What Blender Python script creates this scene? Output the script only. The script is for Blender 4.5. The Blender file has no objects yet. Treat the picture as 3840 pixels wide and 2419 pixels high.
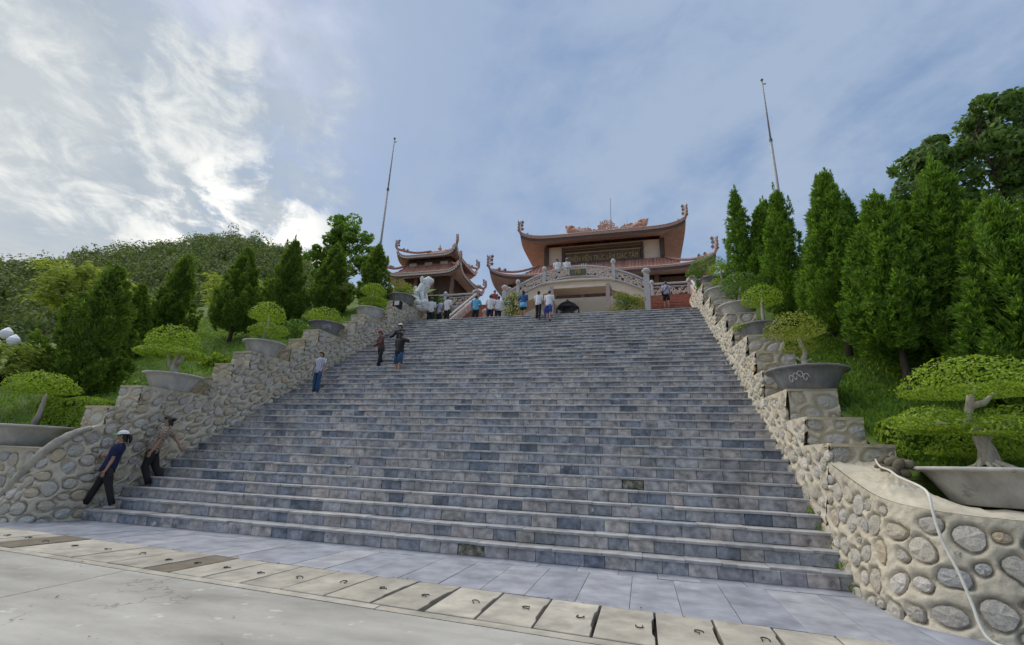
import bpy, bmesh, math, random
import numpy as np
from mathutils import Vector, Matrix
from math import sin, cos, pi, radians, sqrt

random.seed(7)
RNG = np.random.default_rng(11)
SC = bpy.context.scene
COL = SC.collection

# ------------------------------------------------------------------ camera
cam_d = bpy.data.cameras.new('camera')
cam = bpy.data.objects.new('camera', cam_d)
COL.objects.link(cam)
YAW, PITCH, ROLL = 0.2736, 0.2983, 0.0395
fw = Vector((-sin(YAW) * cos(PITCH), cos(YAW) * cos(PITCH), sin(PITCH)))
rt = Vector((cos(YAW), sin(YAW), 0.0))
up = rt.cross(fw)
rt2 = rt * cos(ROLL) + up * sin(ROLL)
up2 = up * cos(ROLL) - rt * sin(ROLL)
cam.matrix_world = Matrix(((rt2.x, up2.x, -fw.x, 11.4588), (rt2.y, up2.y, -fw.y, -7.8794),
                           (rt2.z, up2.z, -fw.z, 1.4314), (0, 0, 0, 1)))
cam_d.sensor_width = 36.0
cam_d.lens = 16.326
cam_d.clip_start = 0.05
cam_d.clip_end = 3000
SC.camera = cam

# ------------------------------------------------------------------ sky
SUN_EL, SUN_AZ = radians(46), radians(-53.5)       # azimuth measured from +Y towards +X
SUN = Vector((sin(SUN_AZ) * cos(SUN_EL), cos(SUN_AZ) * cos(SUN_EL), sin(SUN_EL)))
GLOW = Vector((-0.690, 0.616, 0.38)).normalized()         # where the sun stands behind the cloud
BREAK = Vector((-0.834, 0.338, 0.437)).normalized()       # middle of the broken, brighter cloud field
world = bpy.data.worlds.new('World')
SC.world = world
world.use_nodes = True
wt = world.node_tree
wt.nodes.clear()


def N(t, kind, **kw):
    n = t.nodes.new(kind)
    for k, v in kw.items():
        if k in ('loc',):
            continue
        setattr(n, k, v)
    return n


def val(t, sock, v):
    """link a socket or set a constant"""
    if isinstance(v, bpy.types.NodeSocket):
        t.links.new(v, sock)
    else:
        sock.default_value = v


def mth(t, op, a, b=0.0, c=0.0, clamp=False):
    n = N(t, 'ShaderNodeMath', operation=op)
    n.use_clamp = clamp
    val(t, n.inputs[0], a)
    val(t, n.inputs[1], b)
    val(t, n.inputs[2], c)
    return n.outputs[0]


def vmth(t, op, a, b=(0, 0, 0)):
    n = N(t, 'ShaderNodeVectorMath', operation=op)
    val(t, n.inputs[0], a)
    val(t, n.inputs[1], b)
    return n.outputs['Value'] if op in ('DOT_PRODUCT', 'LENGTH') else n.outputs['Vector']


def maprange(t, v, a, b, c, d, smooth=True):
    n = N(t, 'ShaderNodeMapRange')
    n.interpolation_type = 'SMOOTHSTEP' if smooth else 'LINEAR'
    val(t, n.inputs['Value'], v)
    for k, x in zip(('From Min', 'From Max', 'To Min', 'To Max'), (a, b, c, d)):
        n.inputs[k].default_value = x
    return n.outputs[0]


def mixc(t, f, a, b, mode='MIX'):
    n = N(t, 'ShaderNodeMix', data_type='RGBA', blend_type=mode)
    val(t, n.inputs[0], f)
    for s, v in ((n.inputs[6], a), (n.inputs[7], b)):
        if isinstance(v, bpy.types.NodeSocket):
            t.links.new(v, s)
        else:
            s.default_value = (*v, 1.0) if len(v) == 3 else v
    return n.outputs[2]


def noise(t, vec, scale, detail=4.0, rough=0.55, dist=0.0):
    n = N(t, 'ShaderNodeTexNoise')
    if vec is not None:
        t.links.new(vec, n.inputs['Vector'])
    n.inputs['Scale'].default_value = scale
    n.inputs['Detail'].default_value = detail
    n.inputs['Roughness'].default_value = rough
    n.inputs['Distortion'].default_value = dist
    return n.outputs['Fac']


def build_sky(t):
    out = N(t, 'ShaderNodeOutputWorld')
    bg = N(t, 'ShaderNodeBackground')
    sky = N(t, 'ShaderNodeTexSky', sky_type='NISHITA')
    sky.sun_disc = False
    sky.sun_elevation = SUN_EL
    sky.sun_rotation = SUN_AZ
    tc = N(t, 'ShaderNodeTexCoord')
    d = vmth(t, 'NORMALIZE', tc.outputs['Generated'])
    sp = N(t, 'ShaderNodeSeparateXYZ')
    t.links.new(d, sp.inputs[0])
    z = mth(t, 'MAXIMUM', sp.outputs[2], 0.0)
    den = mth(t, 'ADD', z, 0.16)
    cb = N(t, 'ShaderNodeCombineXYZ')
    t.links.new(mth(t, 'DIVIDE', sp.outputs[0], den), cb.inputs[0])
    t.links.new(mth(t, 'DIVIDE', sp.outputs[1], den), cb.inputs[1])
    cb.inputs[2].default_value = 0.37
    p = cb.outputs[0]
    # cloud rows run along azimuth -35 degrees
    e1, e2 = (-0.574, 0.819, 0.0), (0.819, 0.574, 0.0)
    c2 = N(t, 'ShaderNodeCombineXYZ')
    t.links.new(mth(t, 'MULTIPLY', vmth(t, 'DOT_PRODUCT', p, e1), 0.30), c2.inputs[0])
    t.links.new(vmth(t, 'DOT_PRODUCT', p, e2), c2.inputs[1])
    c2.inputs[2].default_value = 7.3
    ps = c2.outputs[0]
    big = noise(t, p, 1.3, 3, 0.5, 0.6)
    streak = noise(t, ps, 3.4, 6, 0.58, 0.5)
    fine = noise(t, p, 5.0, 7, 0.62, 0.25)
    m = mth(t, 'ADD', mth(t, 'MULTIPLY', big, 0.46), mth(t, 'MULTIPLY', streak, 0.26))
    m = mth(t, 'ADD', m, mth(t, 'MULTIPLY', fine, 0.28))
    f = maprange(t, m, 0.40, 0.60, 0.0, 1.0)
    blue = mixc(t, 0.80, mixc(t, 1.0, sky.outputs[0], (0.06, 0.06, 0.06), 'MULTIPLY'), (0.061, 0.099, 0.167))
    cloud = mixc(t, f, blue, (0.128, 0.161, 0.217))
    # pale air towards the horizon
    hz = mth(t, 'POWER', mth(t, 'SUBTRACT', 1.0, z, clamp=True), 4.0)
    cloud = mixc(t, mth(t, 'MULTIPLY', hz, 0.8), cloud, (0.175, 0.209, 0.253))
    # brighter broken cloud round the veiled sun
    g = vmth(t, 'DOT_PRODUCT', d, tuple(GLOW))
    gw = mth(t, 'ADD', vmth(t, 'DOT_PRODUCT', d, tuple(BREAK)), mth(t, 'MULTIPLY', mth(t, 'SUBTRACT', fine, 0.5), 0.22))
    wide = maprange(t, gw, 0.885, 0.985, 0.0, 1.0)
    core = maprange(t, g, 0.982, 0.9995, 0.0, 1.0)
    br = noise(t, p, 6.5, 8, 0.66, 0.5)
    br2 = noise(t, ps, 4.6, 6, 0.55, 0.35)
    bm = mth(t, 'ADD', mth(t, 'MULTIPLY', br, 0.45), mth(t, 'MULTIPLY', br2, 0.55))
    bm = mth(t, 'ADD', bm, mth(t, 'MULTIPLY', core, 0.05))
    bf = mth(t, 'MULTIPLY', maprange(t, bm, 0.462, 0.635, 0.0, 0.95), mth(t, 'MAXIMUM', wide, core))
    greyc = mixc(t, mth(t, 'MULTIPLY', wide, 0.85), cloud, mixc(t, f, (0.120, 0.149, 0.180), (0.203, 0.218, 0.226)))
    low = mth(t, 'MULTIPLY', wide, maprange(t, z, 0.62, 0.18, 0.0, 0.55))
    greyc = mixc(t, low, greyc, (0.236, 0.245, 0.243))
    cloud = mixc(t, bf, greyc, (0.306, 0.311, 0.303))
    cloud = mixc(t, mth(t, 'MULTIPLY', core, maprange(t, bm, 0.47, 0.60, 0.0, 1.0)), cloud, (0.40, 0.395, 0.375))
    t.links.new(cloud, bg.inputs[0])
    bg.inputs[1].default_value = 1.0
    t.links.new(bg.outputs[0], out.inputs[0])


build_sky(wt)

sun_d = bpy.data.lights.new('sun', 'SUN')
sun_d.energy = 1.5
sun_d.angle = radians(105)
sun_d.color = (1.0, 0.93, 0.81)
sun = bpy.data.objects.new('sun', sun_d)
COL.objects.link(sun)
sun.rotation_euler = SUN.to_track_quat('Z', 'Y').to_euler()

SC.view_settings.view_transform = 'Standard'
SC.view_settings.look = 'None'
SC.view_settings.gamma = 1.0
SC.view_settings.use_curve_mapping = False
SC.view_settings.exposure = 1.55
SC.render.engine = 'CYCLES'
SC.cycles.max_bounces = 8
SC.cycles.diffuse_bounces = 5
SC.cycles.glossy_bounces = 2
SC.cycles.transmission_bounces = 4
SC.cycles.transparent_max_bounces = 4
SC.cycles.caustics_reflective = False
SC.cycles.caustics_refractive = False
SC.cycles.use_denoising = True

# ------------------------------------------------------------------ materials
MATS = {}


def rgb4(c):
    return (*c, 1.0)


def ramp(t, fac, stops):
    n = N(t, 'ShaderNodeValToRGB')
    el = n.color_ramp.elements
    while len(el) > 1:
        el.remove(el[-1])
    el[0].position = stops[0][0]
    el[0].color = rgb4(stops[0][1])
    for p, c in stops[1:]:
        e = el.new(p)
        e.color = rgb4(c)
    t.links.new(fac, n.inputs[0])
    return n.outputs[0]


def piece_random(t):
    oi = N(t, 'ShaderNodeObjectInfo')
    ge = N(t, 'ShaderNodeNewGeometry')
    return mth(t, 'FRACT', mth(t, 'ADD', oi.outputs['Random'], ge.outputs['Random Per Island'])), oi


def cracks(t, co, colr):
    """hairline cracks, only in places"""
    n = N(t, 'ShaderNodeTexNoise')
    t.links.new(co, n.inputs['Vector'])
    n.inputs['Scale'].default_value = 1.6
    n.inputs['Detail'].default_value = 6
    add = N(t, 'ShaderNodeVectorMath', operation='MULTIPLY_ADD')
    t.links.new(n.outputs['Color'], add.inputs[0])
    add.inputs[1].default_value = (0.9, 0.9, 0.9)
    t.links.new(co, add.inputs[2])
    v = N(t, 'ShaderNodeTexVoronoi', feature='DISTANCE_TO_EDGE')
    t.links.new(add.outputs[0], v.inputs['Vector'])
    v.inputs['Scale'].default_value = 0.33
    ln = maprange(t, v.outputs['Distance'], 0.0, 0.0045, 0.75, 0.0)
    mk = maprange(t, noise(t, co, 0.4, 2, 0.5), 0.50, 0.58, 0.0, 1.0)
    return mixc(t, mth(t, 'MULTIPLY', ln, mk), colr, (0.16, 0.15, 0.13))


def mat(name, stops, scale=4.0, rough=0.8, bump=0.0, bscale=None, pieces=None, world_space=False, spots=None,
        detail=5.0, metal=0.0, spec=0.35, stretch=None, bdist=0.02, contrast=1.0, stains=None, crack=False):
    """noise-mottled surface; `pieces` = ramp chosen per piece (tile, stone), the mottling then only varies it;
    `spots` = (colour, scale, low, high) stains"""
    m = bpy.data.materials.new(name)
    m.use_nodes = True
    t = m.node_tree
    bs = t.nodes['Principled BSDF']
    tc = N(t, 'ShaderNodeTexCoord')
    pr, oi = piece_random(t)
    if world_space:
        ge = N(t, 'ShaderNodeNewGeometry')
        co = ge.outputs['Position']
    else:
        co = vmth(t, 'ADD', tc.outputs['Object'], None) if False else tc.outputs['Object']
        cmb = N(t, 'ShaderNodeCombineXYZ')
        t.links.new(mth(t, 'MULTIPLY', oi.outputs['Random'], 37.0), cmb.inputs[0])
        t.links.new(mth(t, 'MULTIPLY', oi.outputs['Random'], 91.0), cmb.inputs[1])
        n = N(t, 'ShaderNodeVectorMath', operation='ADD')
        t.links.new(co, n.inputs[0])
        t.links.new(cmb.outputs[0], n.inputs[1])
        co = n.outputs[0]
    if stretch:
        mp = N(t, 'ShaderNodeMapping')
        mp.inputs['Scale'].default_value = stretch
        t.links.new(co, mp.inputs[0])
        cs = mp.outputs[0]
    else:
        cs = co
    nz = noise(t, cs, scale, detail, 0.6)
    if pieces:
        base = ramp(t, pr, pieces)
        lo_, hi_ = 1 - .38 * contrast, 1 + .42 * contrast
        tone = ramp(t, nz, [(0.28, (lo_, lo_, lo_)), (0.5, (1, 1, 1)), (0.74, (hi_, hi_ * .98, hi_ * .95))])
        colr = mixc(t, 1.0, base, tone, 'MULTIPLY')
    else:
        colr = ramp(t, nz, stops)
    if spots:
        for (c, s, lo, hi) in spots:
            sn = noise(t, co, s, 6, 0.65)
            colr = mixc(t, maprange(t, sn, lo, hi, 0.0, 1.0), colr, c)
    if stains or crack:
        gp = N(t, 'ShaderNodeNewGeometry').outputs['Position']
        for (c, s, lo, hi, amt) in (stains or ()):
            colr = mixc(t, maprange(t, noise(t, gp, s, 7, 0.65), lo, hi, 0.0, amt), colr, c)
        if crack:
            colr = cracks(t, gp, colr)
    t.links.new(colr, bs.inputs['Base Color'])
    bs.inputs['Roughness'].default_value = rough
    bs.inputs['Metallic'].default_value = metal
    bs.inputs['Specular IOR Level'].default_value = spec
    if bump:
        bn = noise(t, co, bscale or scale * 4, 6, 0.65)
        b = N(t, 'ShaderNodeBump')
        b.inputs['Strength'].default_value = bump
        b.inputs['Distance'].default_value = bdist
        t.links.new(bn, b.inputs['Height'])
        t.links.new(b.outputs[0], bs.inputs['Normal'])
    MATS[name] = m
    return m


def leafmat(name, stops, trans=0.3, rough=0.55):
    m = bpy.data.materials.new(name)
    m.use_nodes = True
    t = m.node_tree
    bs = t.nodes['Principled BSDF']
    out = t.nodes['Material Output']
    ge = N(t, 'ShaderNodeNewGeometry')
    nz = noise(t, ge.outputs['Position'], 1.3, 3, 0.5)
    f = mth(t, 'ADD', mth(t, 'MULTIPLY', ge.outputs['Random Per Island'], 0.65), mth(t, 'MULTIPLY', nz, 0.35))
    c = ramp(t, f, stops)
    t.links.new(c, bs.inputs['Base Color'])
    bs.inputs['Roughness'].default_value = rough
    bs.inputs['Specular IOR Level'].default_value = 0.25
    tr = N(t, 'ShaderNodeBsdfTranslucent')
    t.links.new(mixc(t, 1.0, c, (1.25, 1.3, 0.6), 'MULTIPLY'), tr.inputs[0])
    mx = N(t, 'ShaderNodeMixShader')
    mx.inputs[0].default_value = trans
    t.links.new(bs.outputs[0], mx.inputs[1])
    t.links.new(tr.outputs[0], mx.inputs[2])
    t.links.new(mx.outputs[0], out.inputs[0])
    MATS[name] = m
    return m


def flat(name, c, rough=0.7, **k):
    return mat(name, [(0.3, tuple(x * 0.85 for x in c)), (0.7, tuple(min(1, x * 1.12) for x in c))], scale=9, rough=rough, **k)


TILE = [(0.0, (0.135, 0.158, 0.195)), (0.10, (0.275, 0.285, 0.31)), (0.26, (0.375, 0.35, 0.335)), (0.42, (0.45, 0.41, 0.37)),
        (0.54, (0.29, 0.305, 0.345)), (0.68, (0.47, 0.435, 0.405)), (0.80, (0.205, 0.232, 0.275)), (0.90, (0.47, 0.41, 0.375)), (0.96, (0.165, 0.19, 0.23)), (1.0, (0.40, 0.375, 0.33))]
mat('riser_stone', None, scale=7, contrast=1.5, rough=0.62, bump=0.25, bscale=30, pieces=TILE, spots=[((0.60, 0.57, 0.53), 4.2, 0.63, 0.70), ((0.14, 0.145, 0.155), 4.5, 0.58, 0.74)], bdist=0.012, stains=[((0.13, 0.125, 0.11), 0.9, 0.52, 0.72, 0.55), ((0.47, 0.455, 0.43), 2.6, 0.60, 0.74, 0.5)])
mat('tread_stone', None, scale=4, rough=0.55, bump=0.2, bscale=30,
    pieces=[(0, (0.275, 0.28, 0.295)), (0.3, (0.355, 0.348, 0.342)), (0.6, (0.315, 0.32, 0.335)), (0.85, (0.41, 0.392, 0.37)), (1, (0.265, 0.285, 0.32))],
    spots=[((0.44, 0.43, 0.41), 2.0, 0.58, 0.76)], bdist=0.01, stains=[((0.13, 0.125, 0.11), 0.9, 0.52, 0.72, 0.55), ((0.47, 0.455, 0.43), 2.6, 0.60, 0.74, 0.5)])
mat('paving_stone', None, scale=2.6, rough=0.5, bump=0.12, bscale=24,
    pieces=[(0, (0.235, 0.252, 0.30)), (0.4, (0.275, 0.288, 0.33)), (0.7, (0.26, 0.278, 0.332)), (1, (0.325, 0.33, 0.355))],
    spots=[((0.44, 0.45, 0.48), 1.7, 0.58, 0.78), ((0.15, 0.17, 0.22), 2.3, 0.66, 0.8)], bdist=0.008, stains=[((0.17, 0.175, 0.19), 1.1, 0.54, 0.74, 0.55), ((0.45, 0.445, 0.44), 3.0, 0.60, 0.74, 0.5)])
mat('dark_gap', [(0.3, (0.03, 0.03, 0.028)), (0.7, (0.055, 0.052, 0.045))], scale=9, rough=0.95)
mat('concrete', [(0.30, (0.23, 0.222, 0.20)), (0.45, (0.32, 0.31, 0.285)), (0.58, (0.385, 0.374, 0.347)), (0.72, (0.445, 0.433, 0.405))], scale=0.9, rough=0.85, bump=0.3,
    bscale=22, world_space=True, stretch=(0.6, 1.5, 1.0), spots=[((0.27, 0.258, 0.225), 0.55, 0.54, 0.74), ((0.58, 0.56, 0.51), 3.3, 0.60, 0.74), ((0.24, 0.23, 0.20), 6.0, 0.62, 0.74), ((0.17, 0.16, 0.14), 55.0, 0.66, 0.74), ((0.60, 0.58, 0.54), 38.0, 0.66, 0.74)], detail=10, crack=True)
mat('cover_concrete', None, scale=2.5, rough=0.85, bump=0.15, bscale=40,
    pieces=[(0, (0.32, 0.298, 0.252)), (0.5, (0.375, 0.348, 0.298)), (1, (0.42, 0.393, 0.338))], spots=[((0.30, 0.28, 0.235), 2.4, 0.52, 0.74)], bdist=0.008, stains=[((0.20, 0.185, 0.15), 3.0, 0.56, 0.76, 0.6)])
mat('brown_cover', [(0.3, (0.12, 0.10, 0.075)), (0.7, (0.19, 0.165, 0.125))], scale=5, rough=0.9, bump=0.2)
mat('iron', [(0.3, (0.05, 0.04, 0.035)), (0.7, (0.10, 0.075, 0.06))], scale=20, rough=0.6, metal=0.4)
mat('mortar', [(0.25, (0.40, 0.355, 0.27)), (0.5, (0.52, 0.47, 0.365)), (0.75, (0.60, 0.55, 0.445))], scale=2.4, rough=0.92, bump=0.6, bscale=36,
    world_space=True, spots=[((0.33, 0.295, 0.225), 1.1, 0.54, 0.75), ((0.46, 0.46, 0.41), 0.8, 0.58, 0.75), ((0.66, 0.62, 0.53), 9.0, 0.60, 0.74), ((0.27, 0.24, 0.18), 13.0, 0.60, 0.72)], detail=9)
mat('mortar_grey', [(0.3, (0.24, 0.225, 0.185)), (0.5, (0.36, 0.34, 0.285)), (0.7, (0.45, 0.425, 0.36))], scale=4.5, rough=0.92, bump=0.3, bscale=30, world_space=True,
    spots=[((0.2, 0.19, 0.16), 1.4, 0.6, 0.76)])
mat('bare_mortar', [(0.35, (0.05, 0.047, 0.035)), (0.5, (0.20, 0.185, 0.13)), (0.65, (0.42, 0.40, 0.33))], scale=9.0, rough=0.95, bump=0.8, bscale=30, world_space=True, detail=8)
mat('cap_stone', [(0.2, (0.30, 0.26, 0.19)), (0.5, (0.43, 0.36, 0.24)), (0.8, (0.50, 0.45, 0.35))], scale=3.0, rough=0.9, bump=0.5, bscale=14,
    world_space=True, spots=[((0.24, 0.22, 0.19), 2.2, 0.58, 0.72)], detail=8)
mat('rubble_stone', None, scale=8, rough=0.85, bump=0.5, bscale=30, contrast=0.95,
    pieces=[(0, (0.35, 0.325, 0.285)), (0.25, (0.49, 0.46, 0.405)), (0.45, (0.42, 0.395, 0.335)), (0.6, (0.50, 0.405, 0.265)), (0.7, (0.39, 0.385, 0.375)),
            (0.85, (0.57, 0.535, 0.48)), (1, (0.46, 0.405, 0.305))], spots=[((0.66, 0.64, 0.59), 9.0, 0.56, 0.68), ((0.24, 0.22, 0.18), 13.0, 0.64, 0.76)], bdist=0.02)
mat('dark_cobble', None, scale=9, rough=0.85, bump=0.4, pieces=[(0, (0.10, 0.085, 0.06)), (1, (0.19, 0.165, 0.12))])
mat('pot_stone', [(0.25, (0.29, 0.282, 0.26)), (0.5, (0.42, 0.41, 0.385)), (0.75, (0.55, 0.54, 0.51))], scale=2.5, rough=0.8, bump=0.2, bscale=26,
    stretch=(1.6, 1.6, 0.5), spots=[((0.12, 0.115, 0.10), 3.0, 0.6, 0.75), ((0.42, 0.41, 0.39), 4.5, 0.64, 0.76)])
mat('pot_dark', [(0.25, (0.115, 0.12, 0.128)), (0.5, (0.175, 0.178, 0.182)), (0.75, (0.27, 0.268, 0.262))], scale=2.5, rough=0.7, bump=0.2, bscale=26,
    stretch=(1.6, 1.6, 0.5), spots=[((0.27, 0.265, 0.255), 4.5, 0.64, 0.78)])
flat('relief_white', (0.5, 0.5, 0.48))
mat('soil', [(0.3, (0.07, 0.055, 0.04)), (0.7, (0.14, 0.13, 0.06))], scale=14, rough=0.95, bump=0.5)
mat('bark_pale', [(0.25, (0.28, 0.245, 0.195)), (0.55, (0.45, 0.405, 0.34)), (0.8, (0.57, 0.525, 0.45))], scale=8, rough=0.9, bump=0.5, stretch=(2, 2, 0.6))
mat('bark_dark', [(0.25, (0.035, 0.027, 0.02)), (0.75, (0.085, 0.065, 0.05))], scale=10, rough=0.95, bump=0.6, stretch=(2, 2, 0.4))
leafmat('juniper', [(0.1, (0.040, 0.087, 0.018)), (0.45, (0.106, 0.206, 0.029)), (0.72, (0.192, 0.324, 0.042)), (1, (0.326, 0.469, 0.077))], 0.45)
leafmat('juniper_deep', [(0.1, (0.053, 0.098, 0.024)), (0.45, (0.122, 0.200, 0.038)), (0.75, (0.206, 0.300, 0.050)), (1, (0.325, 0.413, 0.072))], 0.45)
leafmat('bonsai_leaf', [(0.1, (0.089, 0.152, 0.021)), (0.4, (0.205, 0.305, 0.034)), (0.75, (0.325, 0.445, 0.055)), (1, (0.472, 0.598, 0.104))], 0.42)
leafmat('bonsai_olive', [(0.1, (0.102, 0.132, 0.026)), (0.4, (0.216, 0.258, 0.048)), (0.75, (0.336, 0.372, 0.072)), (1, (0.480, 0.492, 0.132))], 0.4)
leafmat('bonsai_dark', [(0.1, (0.058, 0.117, 0.035)), (0.5, (0.117, 0.211, 0.047)), (1, (0.234, 0.351, 0.082))], 0.4)
leafmat('broad_leaf', [(0.1, (0.039, 0.078, 0.026)), (0.5, (0.090, 0.162, 0.042)), (0.85, (0.151, 0.248, 0.054)), (1, (0.259, 0.346, 0.096))], 0.4)
leafmat('bright_leaf', [(0.1, (0.070, 0.144, 0.029)), (0.5, (0.160, 0.270, 0.046)), (0.85, (0.240, 0.360, 0.064)), (1, (0.400, 0.500, 0.134))], 0.42)
leafmat('yellow_leaf', [(0.1, (0.141, 0.208, 0.040)), (0.5, (0.275, 0.342, 0.072)), (1, (0.500, 0.534, 0.160))], 0.45)
leafmat('hill_leaf', [(0.1, (0.056, 0.090, 0.034)), (0.5, (0.119, 0.163, 0.052)), (0.8, (0.181, 0.225, 0.068)), (1, (0.250, 0.294, 0.098))], 0.35)
leafmat('grass_blade', [(0.1, (0.087, 0.162, 0.027)), (0.5, (0.152, 0.273, 0.039)), (1, (0.283, 0.392, 0.069))], 0.4)
leafmat('dry_leaf', [(0.1, (0.12, 0.07, 0.025)), (0.6, (0.2, 0.13, 0.04)), (1, (0.27, 0.2, 0.06))], 0.3)
mat('grass_soil', [(0.25, (0.06, 0.10, 0.02)), (0.5, (0.10, 0.16, 0.028)), (0.8, (0.155, 0.195, 0.04))], scale=2.2, rough=0.95, bump=0.6, bscale=20, world_space=True, detail=8)
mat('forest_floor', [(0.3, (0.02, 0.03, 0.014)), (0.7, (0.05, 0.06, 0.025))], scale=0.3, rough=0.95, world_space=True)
mat('roof_tile', None, scale=6, rough=0.75, pieces=[(0, (0.32, 0.145, 0.105)), (0.5, (0.40, 0.19, 0.14)), (1, (0.46, 0.235, 0.175))], bump=0.2)
mat('roof_ridge', [(0.3, (0.36, 0.215, 0.17)), (0.7, (0.47, 0.30, 0.24))], scale=5, rough=0.8, bump=0.2)
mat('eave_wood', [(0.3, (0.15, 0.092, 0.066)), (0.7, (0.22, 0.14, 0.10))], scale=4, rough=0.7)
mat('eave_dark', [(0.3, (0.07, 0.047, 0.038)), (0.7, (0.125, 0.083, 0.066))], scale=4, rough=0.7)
mat('soffit', [(0.3, (0.36, 0.27, 0.22)), (0.7, (0.47, 0.36, 0.295))], scale=2, rough=0.8)
mat('cream_wall', [(0.25, (0.66, 0.535, 0.40)), (0.75, (0.76, 0.64, 0.49))], scale=1.2, rough=0.9, spots=[((0.43, 0.34, 0.24), 1.5, 0.62, 0.8)])
mat('portal_wall', [(0.25, (0.44, 0.41, 0.34)), (0.75, (0.54, 0.505, 0.43))], scale=1.2, rough=0.9)
mat('carved_cream', [(0.25, (0.58, 0.49, 0.42)), (0.75, (0.74, 0.65, 0.57))], scale=4, rough=0.85, bump=0.3)
mat('grey_granite', [(0.25, (0.40, 0.385, 0.38)), (0.75, (0.56, 0.54, 0.525))], scale=8, rough=0.75, bump=0.2)
mat('pink_granite', [(0.25, (0.36, 0.27, 0.25)), (0.75, (0.47, 0.37, 0.34))], scale=8, rough=0.75)
mat('red_brick', None, scale=5, rough=0.8, pieces=[(0, (0.215, 0.072, 0.045)), (0.5, (0.255, 0.09, 0.055)), (1, (0.29, 0.11, 0.072))], bump=0.2)
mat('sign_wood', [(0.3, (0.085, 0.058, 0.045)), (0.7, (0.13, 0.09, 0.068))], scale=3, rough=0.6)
flat('gold_paint', (0.42, 0.30, 0.09), rough=0.5)
mat('plaque_green', [(0.3, (0.085, 0.085, 0.055)), (0.7, (0.13, 0.125, 0.085))], scale=3, rough=0.5)
flat('trim_white', (0.66, 0.62, 0.57))
mat('ornament', [(0.3, (0.50, 0.29, 0.21)), (0.7, (0.66, 0.44, 0.335))], scale=5, rough=0.8)
mat('ornament_dark', [(0.3, (0.14, 0.10, 0.095)), (0.7, (0.24, 0.17, 0.155))], scale=5, rough=0.8)
mat('ornament_pale', [(0.3, (0.55, 0.44, 0.38)), (0.7, (0.70, 0.60, 0.53))], scale=5, rough=0.8)
mat('lion_stone', [(0.25, (0.42, 0.45, 0.44)), (0.5, (0.66, 0.69, 0.68)), (0.75, (0.80, 0.82, 0.81))], scale=4, rough=0.6, bump=0.4, bscale=15, stretch=(1.6, 1.6, 0.5))
mat('bronze', [(0.3, (0.035, 0.042, 0.055)), (0.7, (0.075, 0.085, 0.105))], scale=6, rough=0.45, metal=0.3)
mat('pole_metal', [(0.3, (0.24, 0.245, 0.25)), (0.7, (0.32, 0.32, 0.325))], scale=3, rough=0.5)
flat('pole_dark', (0.13, 0.13, 0.135))
flat('hose_plastic', (0.62, 0.60, 0.53), rough=0.45)
mat('lamp_glass', [(0.3, (0.72, 0.74, 0.78)), (0.7, (0.84, 0.85, 0.87))], scale=5, rough=0.3)
flat('skin', (0.36, 0.205, 0.135), rough=0.6)
flat('hair', (0.018, 0.014, 0.012), rough=0.5)
flat('black', (0.013, 0.013, 0.015), rough=0.75)
flat('shoe_dark', (0.05, 0.04, 0.035))
flat('shoe_pale', (0.40, 0.34, 0.30))
flat('navy', (0.012, 0.018, 0.065), rough=0.85)
flat('white_cloth', (0.66, 0.66, 0.68), rough=0.85)
flat('cyan_cloth', (0.12, 0.40, 0.58), rough=0.85)
flat('blue_cloth', (0.03, 0.10, 0.26), rough=0.85)
flat('blue_short', (0.025, 0.07, 0.30), rough=0.85)
flat('denim', (0.03, 0.075, 0.16), rough=0.9)
flat('dark_navy', (0.016, 0.02, 0.04), rough=0.85)
flat('maroon', (0.11, 0.05, 0.045), rough=0.9)
flat('red_cap', (0.26, 0.05, 0.045))
flat('lilac_cloth', (0.42, 0.42, 0.58), rough=0.9)
flat('purple_cloth', (0.16, 0.15, 0.33), rough=0.9)
flat('green_peak', (0.16, 0.42, 0.14))
flat('red_cloth', (0.30, 0.08, 0.06), rough=0.9)
flat('white_flower', (0.70, 0.70, 0.62))
flat('yellow_stripe', (0.40, 0.30, 0.07))


def fabric_pattern(name, a, b, kind, sc):
    m = bpy.data.materials.new(name)
    m.use_nodes = True
    t = m.node_tree
    bs = t.nodes['Principled BSDF']
    tc = N(t, 'ShaderNodeTexCoord')
    if kind == 'check':
        k = N(t, 'ShaderNodeTexChecker')
        t.links.new(tc.outputs['Object'], k.inputs['Vector'])
        k.inputs['Scale'].default_value = sc
        k.inputs['Color1'].default_value = rgb4(a)
        k.inputs['Color2'].default_value = rgb4(b)
        t.links.new(k.outputs['Color'], bs.inputs['Base Color'])
    else:
        w = N(t, 'ShaderNodeTexWave', bands_direction='X')
        t.links.new(tc.outputs['Object'], w.inputs['Vector'])
        w.inputs['Scale'].default_value = sc
        t.links.new(ramp(t, w.outputs['Fac'], [(0.35, a), (0.6, b)]), bs.inputs['Base Color'])
    bs.inputs['Roughness'].default_value = 0.9
    MATS[name] = m


fabric_pattern('checked_cloth', (0.40, 0.33, 0.27), (0.10, 0.07, 0.055), 'check', 38)
fabric_pattern('striped_cloth', (0.55, 0.55, 0.60), (0.24, 0.25, 0.36), 'stripe', 7)


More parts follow.
